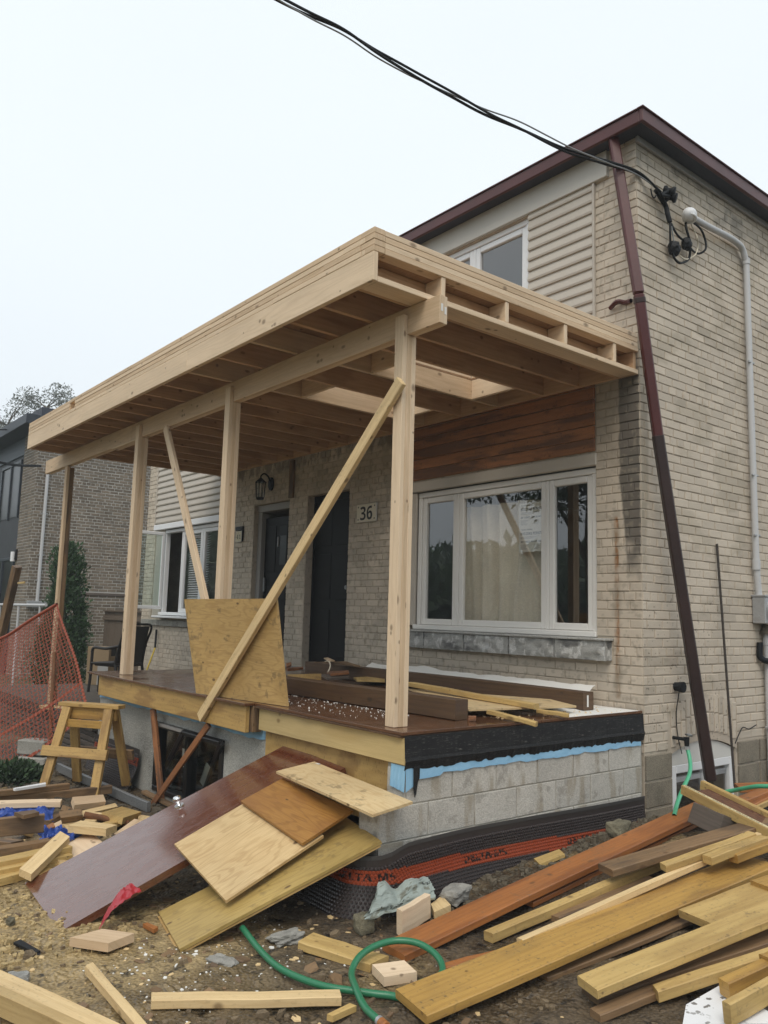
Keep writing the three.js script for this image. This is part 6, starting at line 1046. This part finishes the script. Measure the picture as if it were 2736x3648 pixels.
{
  const ray = (p, t) => CAM.clone().addScaledVector(dirOf(p), t), grey = leafMat(.125, .135, .105);
  const c1 = ray([25, 1515], 44), c2 = ray([165, 1455], 44), b1 = V((c1.x + c2.x) / 2, -1, (c1.z + c2.z) / 2 - .3), L = (c, dx, dy) => [c.x - b1.x + dx, c.y + 1 + dy, c.z - b1.z];
  tree('hazy wide tree with thin leaves rising behind the neighbouring roof', b1, 8.2, [[...L(c1, 0, 0), 1.9], [...L(c2, 0, 0), 1.5], [...L(c1, -1.5, -.8), 1.6], [...L(c1, 1.2, -1.4), 1.4]], 9500, .13, grey, 71);
  // across the street, mirrored in the big window
  const mir = (p, t) => { const d = dirOf(p); d.z *= -1; return V(CAM.x, CAM.y, -CAM.z).addScaledVector(d, t); };
  const m1 = mir([2085, 1760], 24), b2 = V(m1.x, -1.2, m1.z); tree('leafy street tree across the road, mirrored in the right sash', b2, m1.y + 3.5, [[0, m1.y + 1.2, 0, 2.2], [1.6, m1.y + .4, .5, 1.6], [-1.5, m1.y + 1.8, -.4, 1.8], [.5, m1.y + 3, .4, 1.6]], 9000, .20, leafMat(.05, .085, .028), 81);
}
{
  // wooded rise across the street
  const g = new THREE.BufferGeometry(), P = [], I = [], na = 70, nr = 14, hz = (a, d) => -1.2 + sm(34, 90, d) * (5.0 + 3.2 * fbm(a * 5 + 3, 1, 4096, 4096, 3, 91));
  for (let i = 0; i <= na; i++) for (let j = 0; j <= nr; j++) { const a = Math.PI * (-.12 + 1.18 * i / na), d = 34 + j * 9; P.push(Math.cos(a) * d, hz(a, d), Math.sin(a) * d); } for (let i = 0; i < na; i++) for (let j = 0; j < nr; j++) { const q = i * (nr + 1) + j; I.push(q, q + nr + 1, q + 1, q + 1, q + nr + 1, q + nr + 2); } g.setAttribute('position', new THREE.Float32BufferAttribute(P, 3)); g.setIndex(I); g.computeVertexNormals(); setting('hill', g, std({ color: lin(.06, .085, .032), roughness: 1, side: THREE.DoubleSide }), 'grassy rise across the street');
  const blade = leafMass(14, 92, (r) => { const q = V(r() - .5, r() - .5, r() - .5).normalize(); return [q.clone().multiplyScalar(.5), q]; }, .75, null), N = 5200, im = new THREE.InstancedMesh(blade, leafMat(.060, .105, .036), N), r = rng(93), m = new THREE.Matrix4();
  for (let i = 0; i < N; i++) { const a = Math.PI * (-.12 + 1.18 * r()), tree2 = Math.floor(a * 40), d = 48 + 40 * r(), k = 1.5 + 2.6 * hash(tree2, 3, 5); m.compose(V(Math.cos(a) * d, hz(a, d) + r() * k, Math.sin(a) * d), new THREE.Quaternion().setFromEuler(new THREE.Euler(r() * 6, r() * 6, r() * 6)), V(1, 1, 1).multiplyScalar(1.1 + 1.2 * r())); im.setMatrixAt(i, m); }
  im.name = 'distant_wood'; im.userData = { kind: 'stuff', label: 'wooded hillside across the street', category: 'wood' }; shadows(im); scene.add(im);
}
// ---------- rubble on the ground ----------
{
  const bits = (name, label, n, seed, a, b, flat, where, m) => {
    const r = rng(seed), s = new Soup();
    for (let i = 0; i < n; i++) {
      const [x, z] = where(r), k = rr(a, b, r) * (r() < .1 ? 1.8 : 1), y = ground(x, z), q = new THREE.Quaternion().setFromEuler(new THREE.Euler(rr(-.3, .3, r), r() * 6.3, rr(-.3, .3, r))), e = rr(.35, 1, r);
      const top = [0, 1, 2, 3, 4].map((j) => V(Math.cos(j * 1.257) * k * rr(.6, 1, r), k * flat * rr(.6, 1, r), Math.sin(j * 1.257) * k * e * rr(.6, 1, r))), lo = top.map((p) => V(p.x * 1.1, -k * flat * .6, p.z * 1.1)); for (const p of [...top, ...lo]) p.applyQuaternion(q).add(V(x, y + k * flat * .3, z));
      const u = [[x, z], [x + .02, z], [x, z + .02], [x + .02, z + .02]]; for (let j = 1; j < 4; j++) s.tri(top[0], top[j + 1], top[j], u.slice(0, 3)); for (let j = 0; j < 5; j++) { const w = (j + 1) % 5; s.quad(top[j], top[w], lo[w], lo[j], u); }
    }
    const o = solo(name, label, 'debris', s.geo(), m); o.userData.kind = 'stuff';
  };
  const yard = (r) => { for (;;) { const x = rr(-2.6, 2.2, r), z = rr(2.7, 5.2, r); if (z > 2.75 - .0 && !(x > .3 && z < 2.3)) return [x, z]; } }, strip = (r) => [rr(.08, .5, r), rr(.0, 2.6, r)], mid = (r) => { const t = Math.pow(r(), .7); return [mix(-.3, .5, r()) + .25 * (r() - .5), mix(3.1, 4.3, t)]; };
  bits('plaster_fragments', 'white plaster fragments strewn over the mud', 170, 111, .003, .010, .3, mid, M.paper);
  bits('plaster_fragments', 'white specks of plaster across the sandy yard', 120, 112, .003, .010, .3, yard, M.paper);
  bits('soil_clods', 'brown soil clods and gravel across the yard', 900, 113, .006, .022, .55, yard, mineral(621, [.17, .125, .075], .8, 6, .95));
  bits('sand_clods', 'sandy crumbs on the yard left of the door', 1300, 114, .006, .022, .5, (r) => [rr(-2.4, -.4, r), rr(3.9, 5.0, r)], mineral(622, [.42, .315, .155], .8, 6, .95));
  bits('bark_shreds', 'dark bark and slate shreds on the mud', 260, 115, .012, .045, .12, yard, M.weathered);
  bits('wood_chips', 'small pale wood chips on the mud', 240, 116, .006, .020, .18, yard, M.pale);
  bits('side_gravel', 'wet gravel along the side of the porch', 600, 117, .008, .026, .6, strip, mineral(623, [.115, .095, .065], .9, 6, .8));
  bits('trench_rubble', 'dark rubble in the trench in front of the porch', 700, 118, .012, .04, .5, (r) => [rr(-5.4, -1.6, r), rr(2.5, 3.6, r)], mineral(624, [.085, .07, .05], .9, 6, .9));
  qs('slate_piece', 'dark roofing felt strip on the sand in front of the door', 'felt strip', [zO(160, 355), zO(240, 318), zO(480, 455), zO(420, 475)], .02, .012, M.rubber, { kind: 'm' });
  qs('slate_piece', 'small dark felt scrap under the felt strip', 'felt strip', [zO(290, 525), zO(430, 465), zO(480, 475), zO(350, 545)], .012, .01, M.soffit, { kind: 'm' });
}
scene.fog = new THREE.FogExp2(0xe6eef2, .0025);
renderer.render(scene, camera);
